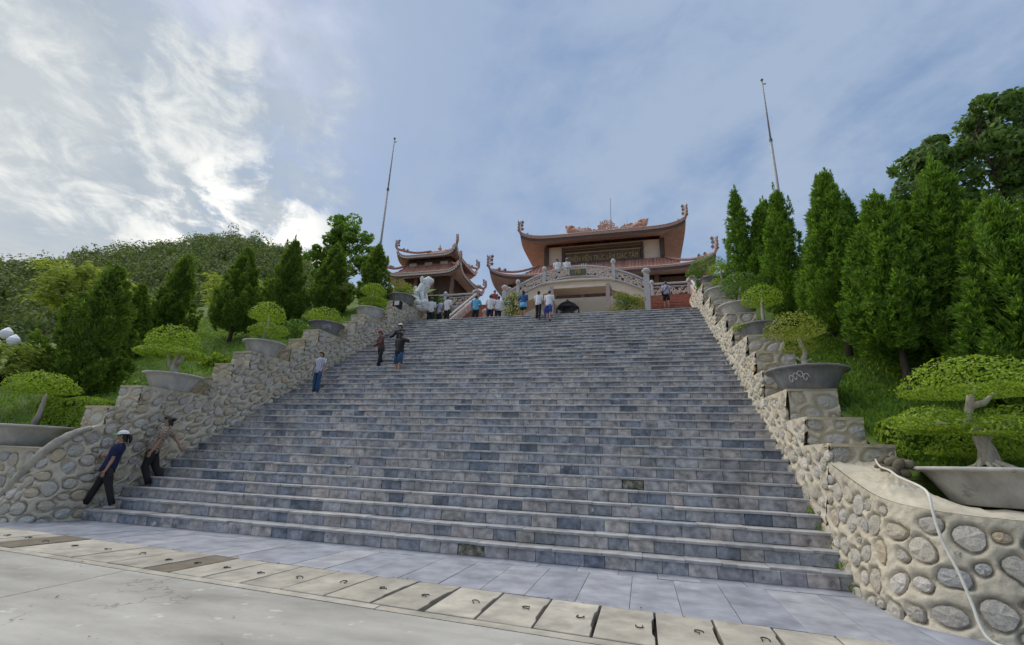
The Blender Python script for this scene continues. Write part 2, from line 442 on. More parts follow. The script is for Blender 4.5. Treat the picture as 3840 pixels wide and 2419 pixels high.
# ------------------------------------------------------------------ helpers
class MB:
    """collects vertices and faces of one mesh"""

    def __init__(s):
        s.v, s.f = [], []

    def add(s, vs, fs):
        o = len(s.v)
        s.v += [tuple(v) for v in vs]
        s.f += [tuple(i + o for i in f) for f in fs]
        return s

    def box(s, x0, x1, y0, y1, z0, z1):
        return s.add([(x0, y0, z0), (x1, y0, z0), (x1, y1, z0), (x0, y1, z0), (x0, y0, z1), (x1, y0, z1), (x1, y1, z1), (x0, y1, z1)],
                     [(0, 3, 2, 1), (4, 5, 6, 7), (0, 1, 5, 4), (1, 2, 6, 5), (2, 3, 7, 6), (3, 0, 4, 7)])

    def bevbox(s, x0, x1, y0, y1, z0, z1, b):
        """box whose top edges are chamfered"""
        vs = [(x0, y0, z0), (x1, y0, z0), (x1, y1, z0), (x0, y1, z0), (x0, y0, z1 - b), (x1, y0, z1 - b), (x1, y1, z1 - b), (x0, y1, z1 - b),
              (x0 + b, y0 + b, z1), (x1 - b, y0 + b, z1), (x1 - b, y1 - b, z1), (x0 + b, y1 - b, z1)]
        return s.add(vs, [(0, 3, 2, 1), (8, 9, 10, 11), (0, 1, 5, 4), (1, 2, 6, 5), (2, 3, 7, 6), (3, 0, 4, 7),
                          (4, 5, 9, 8), (5, 6, 10, 9), (6, 7, 11, 10), (7, 4, 8, 11)])

    def tube(s, pts, r, n=8, cap=True, flat_=1.0):
        pts = [Vector(p) for p in pts]
        rs = r if isinstance(r, (list, tuple)) else [r] * len(pts)
        rings = []
        prev = None
        for i, p in enumerate(pts):
            d = (pts[min(i + 1, len(pts) - 1)] - pts[max(i - 1, 0)])
            d = d.normalized() if d.length > 1e-9 else Vector((0, 0, 1))
            if prev is None:
                a = Vector((0, 0, 1)) if abs(d.z) < 0.9 else Vector((1, 0, 0))
                u = d.cross(a).normalized()
            else:
                u = (prev - d * prev.dot(d))
                u = u.normalized() if u.length > 1e-6 else d.orthogonal().normalized()
            prev = u
            w = d.cross(u)
            rings.append([p + (u * cos(2 * pi * k / n) + w * sin(2 * pi * k / n) * flat_) * rs[i] for k in range(n)])
        vs = [v for rg in rings for v in rg]
        fs = []
        for i in range(len(pts) - 1):
            for k in range(n):
                a, b = i * n + k, i * n + (k + 1) % n
                fs.append((a, b, b + n, a + n))
        if cap:
            fs.append(tuple(reversed(range(n))))
            fs.append(tuple(range((len(pts) - 1) * n, len(pts) * n)))
        return s.add(vs, fs)

    def lathe(s, prof, n=24, c=(0, 0, 0), sx=1.0, sy=1.0):
        vs, fs = [], []
        m = len(prof)
        for r, z in prof:
            for k in range(n):
                a = 2 * pi * k / n
                vs.append((c[0] + r * cos(a) * sx, c[1] + r * sin(a) * sy, c[2] + z))
        for i in range(m - 1):
            for k in range(n):
                a, b = i * n + k, i * n + (k + 1) % n
                fs.append((a, b, b + n, a + n))
        if prof[0][0] > 1e-4:
            fs.append(tuple(reversed(range(n))))
        if prof[-1][0] > 1e-4:
            fs.append(tuple(range((m - 1) * n, m * n)))
        return s.add(vs, fs)

    def ball(s, c, r, n=12, m=8, rz=None, ry=None):
        rz = rz or r
        ry = ry or r
        prof = [(sin(pi * i / m), -cos(pi * i / m)) for i in range(m + 1)]
        vs, fs = [], []
        for q, z in prof:
            for k in range(n):
                a = 2 * pi * k / n
                vs.append((c[0] + r * q * cos(a), c[1] + ry * q * sin(a), c[2] + rz * z))
        for i in range(m):
            for k in range(n):
                a, b = i * n + k, i * n + (k + 1) % n
                fs.append((a, b, b + n, a + n))
        return s.add(vs, fs)

    def prism(s, poly, y0, y1, axis='y'):
        """polygon in (x,z) [axis y] or (y,z) [axis x] extruded between y0 and y1"""
        n = len(poly)
        if axis == 'y':
            vs = [(a, y0, b) for a, b in poly] + [(a, y1, b) for a, b in poly]
        else:
            vs = [(y0, a, b) for a, b in poly] + [(y1, a, b) for a, b in poly]
        fs = [tuple(range(n)), tuple(reversed(range(n, 2 * n)))]
        fs += [(i, i + n, (i + 1) % n + n, (i + 1) % n) for i in range(n)]
        return s.add(vs, fs)

    def strip(s, A, B):
        """ribbon between two polylines"""
        n = len(A)
        return s.add(list(A) + list(B), [(i, i + 1, n + i + 1, n + i) for i in range(n - 1)])

    def mesh(s, name, smooth=False):
        me = bpy.data.meshes.new(name)
        me.from_pydata(s.v, [], s.f)
        bm = bmesh.new()
        bm.from_mesh(me)
        bmesh.ops.recalc_face_normals(bm, faces=bm.faces)
        bm.to_mesh(me)
        bm.free()
        if smooth:
            me.polygons.foreach_set('use_smooth', [True] * len(me.polygons))
        return me

    def build(s, name, m, parent=None, smooth=False, loc=None):
        return link(name, s.mesh(name, smooth), m, parent, loc)


def link(name, me, m=None, parent=None, loc=None):
    o = bpy.data.objects.new(name, me)
    if m is not None and not me.materials:
        me.materials.append(MATS[m] if isinstance(m, str) else m)
    COL.objects.link(o)
    if loc is not None:
        o.location = loc
    if parent is not None:
        o.parent = parent
    return o


def tag(o, label=None, cat=None, group=None, kind=None):
    if label:
        o['label'] = label
    if cat:
        o['category'] = cat
    if group:
        o['group'] = group
    if kind:
        o['kind'] = kind
    return o


def thing(name, label, cat, loc=(0, 0, 0), rz=0.0, group=None):
    o = bpy.data.objects.new(name, None)
    o.empty_display_size = 0.2
    COL.objects.link(o)
    o.location = loc
    o.rotation_euler = (0, 0, rz)
    return tag(o, label, cat, group)


def place(o, root):
    """parent o, whose mesh is in world coordinates, to root"""
    o.parent = root
    o.matrix_parent_inverse = (Matrix.Translation(root.location) @ root.rotation_euler.to_matrix().to_4x4()).inverted()
    return o


def np_mesh(name, V, F, smooth=False):
    V = np.asarray(V, dtype=np.float32).reshape(-1, 3)
    F = np.asarray(F, dtype=np.int32)
    k = F.shape[1]
    me = bpy.data.meshes.new(name)
    me.vertices.add(len(V))
    me.vertices.foreach_set('co', V.ravel())
    me.loops.add(F.size)
    me.loops.foreach_set('vertex_index', F.ravel())
    me.polygons.add(len(F))
    me.polygons.foreach_set('loop_start', np.arange(0, F.size, k, dtype=np.int32))
    me.polygons.foreach_set('loop_total', np.full(len(F), k, dtype=np.int32))
    if smooth:
        me.polygons.foreach_set('use_smooth', np.ones(len(F), dtype=bool))
    me.update(calc_edges=True)
    return me


def unit(a):
    return a / np.maximum(np.linalg.norm(a, axis=1, keepdims=True), 1e-9)


def leaf_quads(C, D, L, W, rng=RNG, normal=None):
    """diamond leaves: centre C, long direction D, length L, width W"""
    n = len(C)
    D = unit(D)
    R = normal if normal is not None else rng.normal(size=(n, 3))
    S = unit(np.cross(D, R))
    L = np.broadcast_to(L, (n,))[:, None]
    W = np.broadcast_to(W, (n,))[:, None]
    V = np.stack([C - D * L * .5, C + S * W * .5 - D * L * .06, C + D * L * .5, C - S * W * .5 - D * L * .06], axis=1)
    F = np.arange(n * 4).reshape(n, 4)
    return V.reshape(-1, 3), F


# ------------------------------------------------------------------ setting: ground, plaza
G_, R_ = 0.341, 0.216          # going and rise of a step
NST = 39
W_ = 14.1                      # width of the flight
SL = R_ / G_


def stairz(y):
    return max(0.0, SL * y)


PL = 8.424                     # landing at the head of the stairs
CT = 11.8                      # temple court

g = MB()
g.add([(-900, -900, -0.16), (900, -900, -0.16), (900, 900, -0.16), (-900, 900, -0.16)], [(0, 1, 2, 3)])
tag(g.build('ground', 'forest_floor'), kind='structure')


def gy(x):                     # near edge of the blue paving / far edge of the drain covers
    return -1.37 - 0.06 * x


def gb(x):
    return -2.40 - 0.062 * x


plaza = tag(bpy.data.objects.new('plaza', None), kind='structure')
COL.objects.link(plaza)
bed = MB()
bed.add([(-40, -60, -0.10), (45, -60, -0.10), (45, 0.5, -0.10), (-40, 0.5, -0.10)], [(0, 1, 2, 3)])
bed.build('plaza_bed', 'dark_gap', plaza)
# concrete slabs of the plaza, 14 mm joints between them
cuts = [-40, -7.2, -1.2, 5.2, 11.6, 18, 45]


def kb(x):
    return gb(x) - 0.16


for i in range(len(cuts) - 1):
    for (f0, f1) in ((0.0, 5.5), (5.5, 12.0), (12.0, 58)):
        x0, x1 = cuts[i] + .007, cuts[i + 1] - .007
        sk = 0.45
        m = MB()
        a = [(x0 + sk * f0 * .2, kb(x0) - f0 - .007), (x1 + sk * f0 * .2, kb(x1) - f0 - .007), (x1 + sk * f1 * .2, kb(x1) - f1 + .007), (x0 + sk * f1 * .2, kb(x0) - f1 + .007)]
        m.add([(x, y, -0.10) for x, y in a] + [(x, y, 0.0) for x, y in a], [(4, 5, 6, 7), (0, 1, 5, 4), (1, 2, 6, 5), (2, 3, 7, 6), (3, 0, 4, 7)])
        m.build('concrete_slab', 'concrete', plaza)
kerb = tag(bpy.data.objects.new('drain', None), kind='structure')
COL.objects.link(kerb)
ks = np.arange(-12, 24, 2.6)
for i, x0 in enumerate(ks):
    x1 = x0 + 2.6 - .012
    m = MB()
    a = [(x0, gb(x0) - .015), (x1, gb(x1) - .015), (x1, kb(x1) + .012), (x0, kb(x0) + .012)]
    zt = 0.004 * random.random()
    m.add([(x, y, -0.10) for x, y in a] + [(x, y, zt) for x, y in a], [(4, 7, 6, 5), (0, 1, 5, 4), (1, 2, 6, 5), (2, 3, 7, 6), (3, 0, 4, 7)])
    m.build('drain_edging', 'cover_concrete', kerb)
# drain covers with lifting hooks
xs = [-3.2, -2.5, -1.8, -1.1, -0.42, 0.26, 0.75, 1.27, 1.94, 2.61, 3.29, 3.97, 4.69, 5.35, 5.79, 6.34, 6.93, 7.52, 8.12, 8.72, 9.28, 9.83, 10.41, 10.96, 11.52, 12.08, 12.62, 13.15,
      13.7, 14.26, 14.85]
xs = [-3.2 + 0.68 * k for k in range(7)] + [1.94 - .34] + xs[8:]
xs = sorted(set(round(x, 3) for x in xs))
hook = MB().tube([(-.045, 0, 0), (-.045, 0, .022), (-.04, .075, .024), (0, .10, .024), (.04, .075, .024), (.045, 0, .022), (.045, 0, 0)], 0.0075, 5).mesh('lifting_hook')
hook.materials.append(MATS['iron'])
for i in range(len(xs) - 1):
    x0, x1 = xs[i], xs[i + 1]
    wide = i > 17
    gl, gr = 0.008, (random.uniform(.010, .022) if wide else random.uniform(.006, .012))
    sk = -0.06 * (1 if x0 < 9 else 0) - 0.16 * max(0, (7 - x0)) / 9
    ya = lambda x: gy(x) - .012
    yb = lambda x: gb(x) + .012
    notch = 0.022 if wide else 0.006
    P = [(x0 + gl + sk, yb(x0)), (x1 - gr + sk, yb(x1))]
    Q = [(x1 - gr, ya(x1)), (x0 + gl, ya(x0))]
    # right side carries a shallow finger notch
    side = [P[1]]
    for tt, dx in ((.22, 0), (.30, notch), (.70, notch), (.78, 0)):
        side.append((P[1][0] + (Q[0][0] - P[1][0]) * tt - dx, P[1][1] + (Q[0][1] - P[1][1]) * tt))
    poly = [P[0]] + side + Q
    n = len(poly)
    m = MB()
    zt = random.uniform(0.0, .008)
    cx = sum(p[0] for p in poly) / n
    cy = sum(p[1] for p in poly) / n
    m.add([(x, y, -.09) for x, y in poly] + [(x, y, zt - .006) for x, y in poly] + [(cx + (x - cx) * .982, cy + (y - cy) * .987, zt) for x, y in poly],
          [tuple(range(2 * n, 3 * n))] + [(k, (k + 1) % n, (k + 1) % n + n, k + n) for k in range(n)] +
          [(k + n, (k + 1) % n + n, (k + 1) % n + 2 * n, k + 2 * n) for k in range(n)])
    brown = (abs(x0 - 1.94) < .1) or (abs(x0 - 5.35) < .1)
    o = m.build('drain_cover', 'brown_cover' if brown else 'cover_concrete', kerb)
    if brown:
        o['label'] = 'brown drain cover among the pale ones'
    h = link('lifting_hook', hook, None, o, (cx, cy + random.uniform(-.05, .05), zt - .004))
    h.scale = (.72, .72, .8)
    h.rotation_euler = (radians(random.uniform(-4, 4)), 0, random.choice((0, pi / 2, pi, 2.5, 1.0)) + random.uniform(-.4, .4))

# blue stone paving between drain and stairs
pave = tag(bpy.data.objects.new('pavement', None), kind='structure')
COL.objects.link(pave)
x = -4.0
row = 0
while x < 15.0:
    wv = random.uniform(.50, .60)
    m = MB()
    xa, xb = x + .003, x + wv - .003
    sk = -0.16 * max(0, (9 - x)) / 9
    ym = -0.36 + random.uniform(-.01, .01)
    zt = random.uniform(-.003, .003)
    b = .004
    for (ya0, ya1, yb0, yb1, s0, s1) in ((ym, ym, 0.02, 0.02, 0, 0),):
        a = [(xa, ya0), (xb, ya1), (xb, yb1), (xa, yb0)]
        m.add([(q, w, -.06) for q, w in a] + [(q, w, zt) for q, w in a], [(4, 5, 6, 7), (0, 1, 5, 4), (1, 2, 6, 5), (2, 3, 7, 6), (3, 0, 4, 7)])
    m.build('paving_stone', 'paving_stone', pave)
    m = MB()
    o_ = 0.2
    xa, xb = x + .003 + o_, x + wv - .003 + o_
    zt = random.uniform(-.003, .003)
    a = [(xa + sk, gy(xa) + .008), (xb + sk, gy(xb) + .008), (xb, ym - .007), (xa, ym - .007)]
    m.add([(q, w, -.06) for q, w in a] + [(q, w, zt) for q, w in a], [(4, 5, 6, 7), (0, 1, 5, 4), (1, 2, 6, 5), (2, 3, 7, 6), (3, 0, 4, 7)])
    m.build('paving_stone', 'paving_stone', pave)
    x += wv

# ------------------------------------------------------------------ the stairs
stairs = thing('stone_staircase', 'wide flight of grey and slate blue stone steps climbing to the temple', 'staircase', (7.05, 0, 0))
core = MB()
poly = [(0.03, -0.05)]
for n in range(1, NST + 1):
    y0 = (n - 1) * G_ + .03
    poly += [(y0, n * R_ - .045), (y0 + G_, n * R_ - .045)]
poly += [(poly[-1][0] + .3, poly[-1][1]), (poly[-1][0] + .3, -0.05)]
core.prism(poly, -0.25, 14.32, axis='x')
place(core.build('stair_core', 'dark_gap'), stairs)
tile_meshes = {}


def rtile(w, dz):
    """riser tile, w wide: slightly pillowed front"""
    key = (round(w, 2), dz)
    if key not in tile_meshes:
        h = R_ - .043
        b = .006
        me = MB().add([(0, 0.03, 0), (w, 0.03, 0), (w, 0.03, h), (0, 0.03, h), (0, b, 0), (w, b, 0), (w, b, h), (0, b, h),
                       (b, 0, b), (w - b, 0, b), (w - b, 0, h - b), (b, 0, h - b)],
                      [(8, 9, 10, 11), (4, 5, 9, 8), (5, 6, 10, 9), (6, 7, 11, 10), (7, 4, 8, 11), (0, 1, 5, 4), (1, 2, 6, 5), (2, 3, 7, 6), (3, 0, 4, 7)]).mesh('riser_tile')
        me.materials.append(MATS['riser_stone'])
        tile_meshes[key] = me
    return tile_meshes[key]


def ttile(w, d):
    key = ('t', round(w, 2), round(d, 2), random.randrange(4))
    if key not in tile_meshes:
        # worn front edge with small chips
        fx = [0, w * random.uniform(.1, .3), w * random.uniform(.35, .6), w * random.uniform(.65, .9), w]
        fy = [random.choice((0, 0, .004, .010)) for _ in fx]
        if random.random() < .35:
            fy[random.choice((0, 1, 3, 4))] = random.uniform(.014, .03)
        m_ = MB()
        n_ = 5
        vs = [(a, b, -.042) for a, b in zip(fx, fy)] + [(a, b, -.007 - random.uniform(0, .003)) for a, b in zip(fx, fy)] + [(a, b + .007, random.uniform(-.002, 0)) for a, b in zip(fx, fy)]
        vs += [(a, d, 0) for a in fx] + [(a, d, -.042) for a in fx]
        fs_ = []
        for r_ in range(4):
            for q_ in range(4):
                k_ = r_ * n_ + q_
                fs_.append((k_, k_ + 1, k_ + 1 + n_, k_ + n_))
        fs_ += [(0, 5, 10, 15, 20), (4, 24, 19, 14, 9)]
        me = m_.add(vs, fs_).mesh('tread_slab')
        me.materials.append(MATS['tread_stone'])
        tile_meshes[key] = me
    return tile_meshes[key]


def split_row(x0, x1, lo, hi):
    out = []
    x = x0
    while x < x1 - .12:
        w = round(random.uniform(lo, hi), 2)
        if x + w > x1 - .15:
            w = round(x1 - x, 2)
        out.append((x, w))
        x += w
    return out


rest_r, rest_t = MB(), MB()
nr = nt = 0
for n in range(1, NST + 1):
    y = (n - 1) * G_
    xl = -0.62 if n == 1 else (-0.25 if n == 2 else -0.12)
    xr = 14.12 + .17 * .2
    missing = {1: 8.6, 6: 11.0}.get(n)
    for (xx, w) in split_row(xl, xr, .30, .47):
        if missing and abs(xx - missing) < .22:
            missing = -99
            place(MB().box(xx + .01, xx + w - .01, y + .022, y + .036, (n - 1) * R_ + .003, n * R_ - .05).build('bare_bed', 'bare_mortar'), stairs)
            continue                                     # a lost tile shows the bed behind
        dy = random.uniform(-.007, .007)
        me = rtile(w - .006, 0)
        pos = Vector((xx + .003, y + dy, (n - 1) * R_ + .001))
        if nr < 299:
            place(link('riser_tile', me, None, None, pos), stairs)
            nr += 1
        else:
            rest_r.add([(v.co.x + pos.x, v.co.y + pos.y, v.co.z + pos.z) for v in me.vertices], [tuple(p.vertices) for p in me.polygons])
    for (xx, w) in split_row(xl, xr, .5, .78):
        me = ttile(w - .006, G_ + .025)
        pos = Vector((xx + .003, y - .024 + random.uniform(-.012, .008) + (random.random() < .06) * .02, n * R_ + random.uniform(-.005, .004)))
        if nt < 299:
            place(link('tread_slab', me, None, None, pos), stairs)
            nt += 1
        else:
            rest_t.add([(v.co.x + pos.x, v.co.y + pos.y, v.co.z + pos.z) for v in me.vertices], [tuple(p.vertices) for p in me.polygons])
place(tag(rest_r.build('riser_tile', 'riser_stone'), kind='stuff'), stairs)
place(tag(rest_t.build('tread_slab', 'tread_stone'), kind='stuff'), stairs)

# ------------------------------------------------------------------ rubble walls
NSH = 10
SHAPES = []
for _ in range(NSH):
    k_ = random.randint(6, 9)
    an = np.sort(np.array([2 * pi * (i + random.uniform(-.28, .28)) / k_ for i in range(k_)]))
    ra = np.array([random.uniform(.80, 1.16) for _ in range(k_)])
    SHAPES.append((np.concatenate([an - 2 * pi, an, an + 2 * pi]), np.concatenate([ra, ra, ra])))


def shape_r(th, k):
    return np.interp(np.mod(th, 2 * pi), *SHAPES[k])


def stone_mesh(k):
    m = MB()
    n = 12
    th = np.linspace(0, 2 * pi, n, endpoint=False)
    r = shape_r(th, k)
    rr = random.Random(k)
    vs = []
    for q, z in ((.97, -1.2), (.93, .05), (.62, .5)):
        for i in range(n):
            vs.append((cos(th[i]) * r[i] * q, sin(th[i]) * r[i] * q, z + rr.uniform(-.45, .45) * (q < .7) + rr.uniform(-.12, .12) * (.7 < q < .95)))
    vs.append((0, 0, .7))
    fs = []
    for i in range(2):
        for j in range(n):
            a, b = i * n + j, i * n + (j + 1) % n
            fs.append((a, b, b + n, a + n))
    fs += [(2 * n + j, 2 * n + (j + 1) % n, 3 * n) for j in range(n)]
    me = m.add(vs, fs).mesh('wall_stone')
    me.materials.append(MATS['rubble_stone'])
    return me


STONES = [stone_mesh(k) for k in range(NSH)]


def scatter(inside, umin, umax, vmin, vmax, rmin, rmax, tries, seed, gap=.028):
    rg = random.Random(seed)
    out = []
    cell = {}
    for it in range(tries):
        u, v = rg.uniform(umin, umax), rg.uniform(vmin, vmax)
        f = it / tries
        r = rmax + (rmin - rmax) * (f ** .5) * rg.uniform(.7, 1.0)
        if not inside(u, v, r * .8):
            continue
        ci, cj = int(u // .5), int(v // .5)
        ok = True
        for a in (-1, 0, 1):
            for b in (-1, 0, 1):
                for (pu, pv, pr) in cell.get((ci + a, cj + b), ()):
                    if (pu - u) ** 2 + (pv - v) ** 2 < (pr + r + gap) ** 2:
                        ok = False
        if ok:
            cell.setdefault((ci, cj), []).append((u, v, r))
            asp = rg.uniform(.60, .95)
            out.append((u, v, r * 1.1, r * 1.1 * asp, rg.gauss(0, .45), rg.randrange(NSH)))
    return out


def relief(U, V, stones, depth=.055, bulge=.012):
    """mortar height above the wall plane at metric positions"""
    best = np.full(U.shape, 1e3)
    for (u, v, a, b, ang, k) in stones:
        sel = (np.abs(U - u) < a + .25) & (np.abs(V - v) < a + .25)
        if not sel.any():
            continue
        du, dv = U[sel] - u, V[sel] - v
        x = du * cos(ang) + dv * sin(ang)
        y = -du * sin(ang) + dv * cos(ang)
        th = np.arctan2(y / b, x / a)
        q = np.sqrt((x / a) ** 2 + (y / b) ** 2) / shape_r(th, k)
        e = (q - 1) * min(a, b)
        best[sel] = np.minimum(best[sel], e)
    t = np.clip((best - .004) / .03, 0, 1)
    t = t * t * (3 - 2 * t)
    hump = np.clip((best - .02) / .05, 0, 1)
    return -depth + depth * t + bulge * hump


ROUGH = [(random.uniform(-70, 70), random.uniform(-70, 70), random.uniform(0, 6)) for _ in range(9)]


class Wall:
    def __init__(s, root):
        s.root = root
        s.V, s.F, s.n = [], [], 0
        s.stones = []

    def face(s, surf, umax, vmax_of, du, stones, vmin=0.0):
        """surf(u,v arrays)->points; regular grid with relief along the normal"""
        nu = max(2, int(umax[1] - umax[0]) * 0 + int((umax[1] - umax[0]) / du) + 1)
        us = np.linspace(umax[0], umax[1], nu)
        hm = max(vmax_of(u) for u in us)
        nv = max(2, int((hm - vmin) / du) + 1)
        T = np.linspace(0, 1, nv)
        U = np.repeat(us[:, None], nv, 1)
        H = np.array([vmax_of(u) for u in us])[:, None]
        Vv = vmin + (H - vmin) * T[None, :]
        P = surf(U, Vv)
        e = 1e-3
        Nn = np.cross(surf(U + e, Vv) - surf(U - e, Vv), surf(U, Vv + e) - surf(U, Vv - e))
        Nn /= np.maximum(np.linalg.norm(Nn, axis=2, keepdims=True), 1e-12)
        Nn *= s.sign
        d = relief(U, Vv, stones)
        d = d + RNG.normal(0, .0026, d.shape)
        for fu, fv, ph_ in ROUGH:
            d = d + .0021 * np.sin(U * fu + Vv * fv + ph_)
        P = P + Nn * d[..., None]
        idx = np.arange(nu * nv).reshape(nu, nv) + s.n
        F = np.stack([idx[:-1, :-1], idx[1:, :-1], idx[1:, 1:], idx[:-1, 1:]], axis=-1).reshape(-1, 4)
        if s.sign < 0:
            F = F[:, ::-1]
        s.V.append(P.reshape(-1, 3))
        s.F.append(F)
        s.n += nu * nv

    def put(s, surf, stones):
        e = 1e-3
        for (u, v, a, b, ang, k) in stones:
            f = lambda uu, vv: surf(np.array([[uu]]), np.array([[vv]]))[0, 0]
            p = f(u, v)
            tu = f(u + e, v) - f(u - e, v)
            tu /= np.linalg.norm(tu)
            tv = f(u, v + e) - f(u, v - e)
            nn = np.cross(tu, tv)
            nn /= np.linalg.norm(nn)
            nn *= s.sign
            tv = np.cross(nn, tu)
            A = tu * cos(ang) + tv * sin(ang)
            B = -tu * sin(ang) + tv * cos(ang)
            M = Matrix(((A[0] * a, B[0] * b, nn[0] * .03, p[0]), (A[1] * a, B[1] * b, nn[1] * .03, p[1]), (A[2] * a, B[2] * b, nn[2] * .03, p[2]), (0, 0, 0, 1)))
            M.translation -= Vector(nn) * .008
            s.stones.append((M, k))

    def finish(s, near):
        place(link('mortar_face', np_mesh('mortar_face', np.concatenate(s.V), np.concatenate(s.F), True), 'mortar'), s.root)
        s.stones.sort(key=lambda q: (q[0].translation - near).length)
        inv = Matrix.Translation(s.root.location).inverted()
        for M, k in s.stones[:298]:
            o = link('wall_stone', STONES[k])
            o.parent = s.root
            o.matrix_basis = inv @ M
        rest = s.stones[298:]
        if rest:
            VV, FF = [], []
            for M, k in rest:
                o = len(VV)
                VV += [tuple(M @ v.co) for v in STONES[k].vertices]
                FF += [tuple(i + o for i in p.vertices) for p in STONES[k].polygons]
            me = bpy.data.meshes.new('wall_stone')
            me.from_pydata(VV, [], FF)
            place(tag(link('wall_stone', me, 'rubble_stone'), kind='stuff'), s.root)


def poly_surf(base, top):
    """surface between two polylines of equal length; u = metres along the base, v = metres up"""
    B = np.array(base, float)
    T = np.array(top, float)
    # smooth resample
    n = len(B)
    tt = np.linspace(0, n - 1, 160)

    def cr(P):
        Q = np.vstack([2 * P[0] - P[1], P, 2 * P[-1] - P[-2]])
        o = []
        for t in tt:
            i = min(int(t), n - 2)
            f = t - i
            p0, p1, p2, p3 = Q[i], Q[i + 1], Q[i + 2], Q[i + 3]
            o.append(.5 * ((2 * p1) + (-p0 + p2) * f + (2 * p0 - 5 * p1 + 4 * p2 - p3) * f * f + (-p0 + 3 * p1 - 3 * p2 + p3) * f ** 3))
        return np.array(o)
    Bs, Ts = cr(B), cr(T)
    mid = (Bs + Ts) / 2
    L = np.concatenate([[0], np.cumsum(np.linalg.norm(np.diff(mid, axis=0), axis=1))])
    Hh = np.linalg.norm(Ts - Bs, axis=1)

    def surf(U, V):
        sh = U.shape
        u = U.ravel()
        b = np.stack([np.interp(u, L, Bs[:, i]) for i in range(3)], 1)
        t = np.stack([np.interp(u, L, Ts[:, i]) for i in range(3)], 1)
        h = np.interp(u, L, Hh)
        f = (V.ravel() / np.maximum(h, 1e-3))[:, None]
        return (b + (t - b) * f).reshape(*sh, 3)
    return surf, L[-1], (lambda u: float(np.interp(u, L, Hh))), Ts


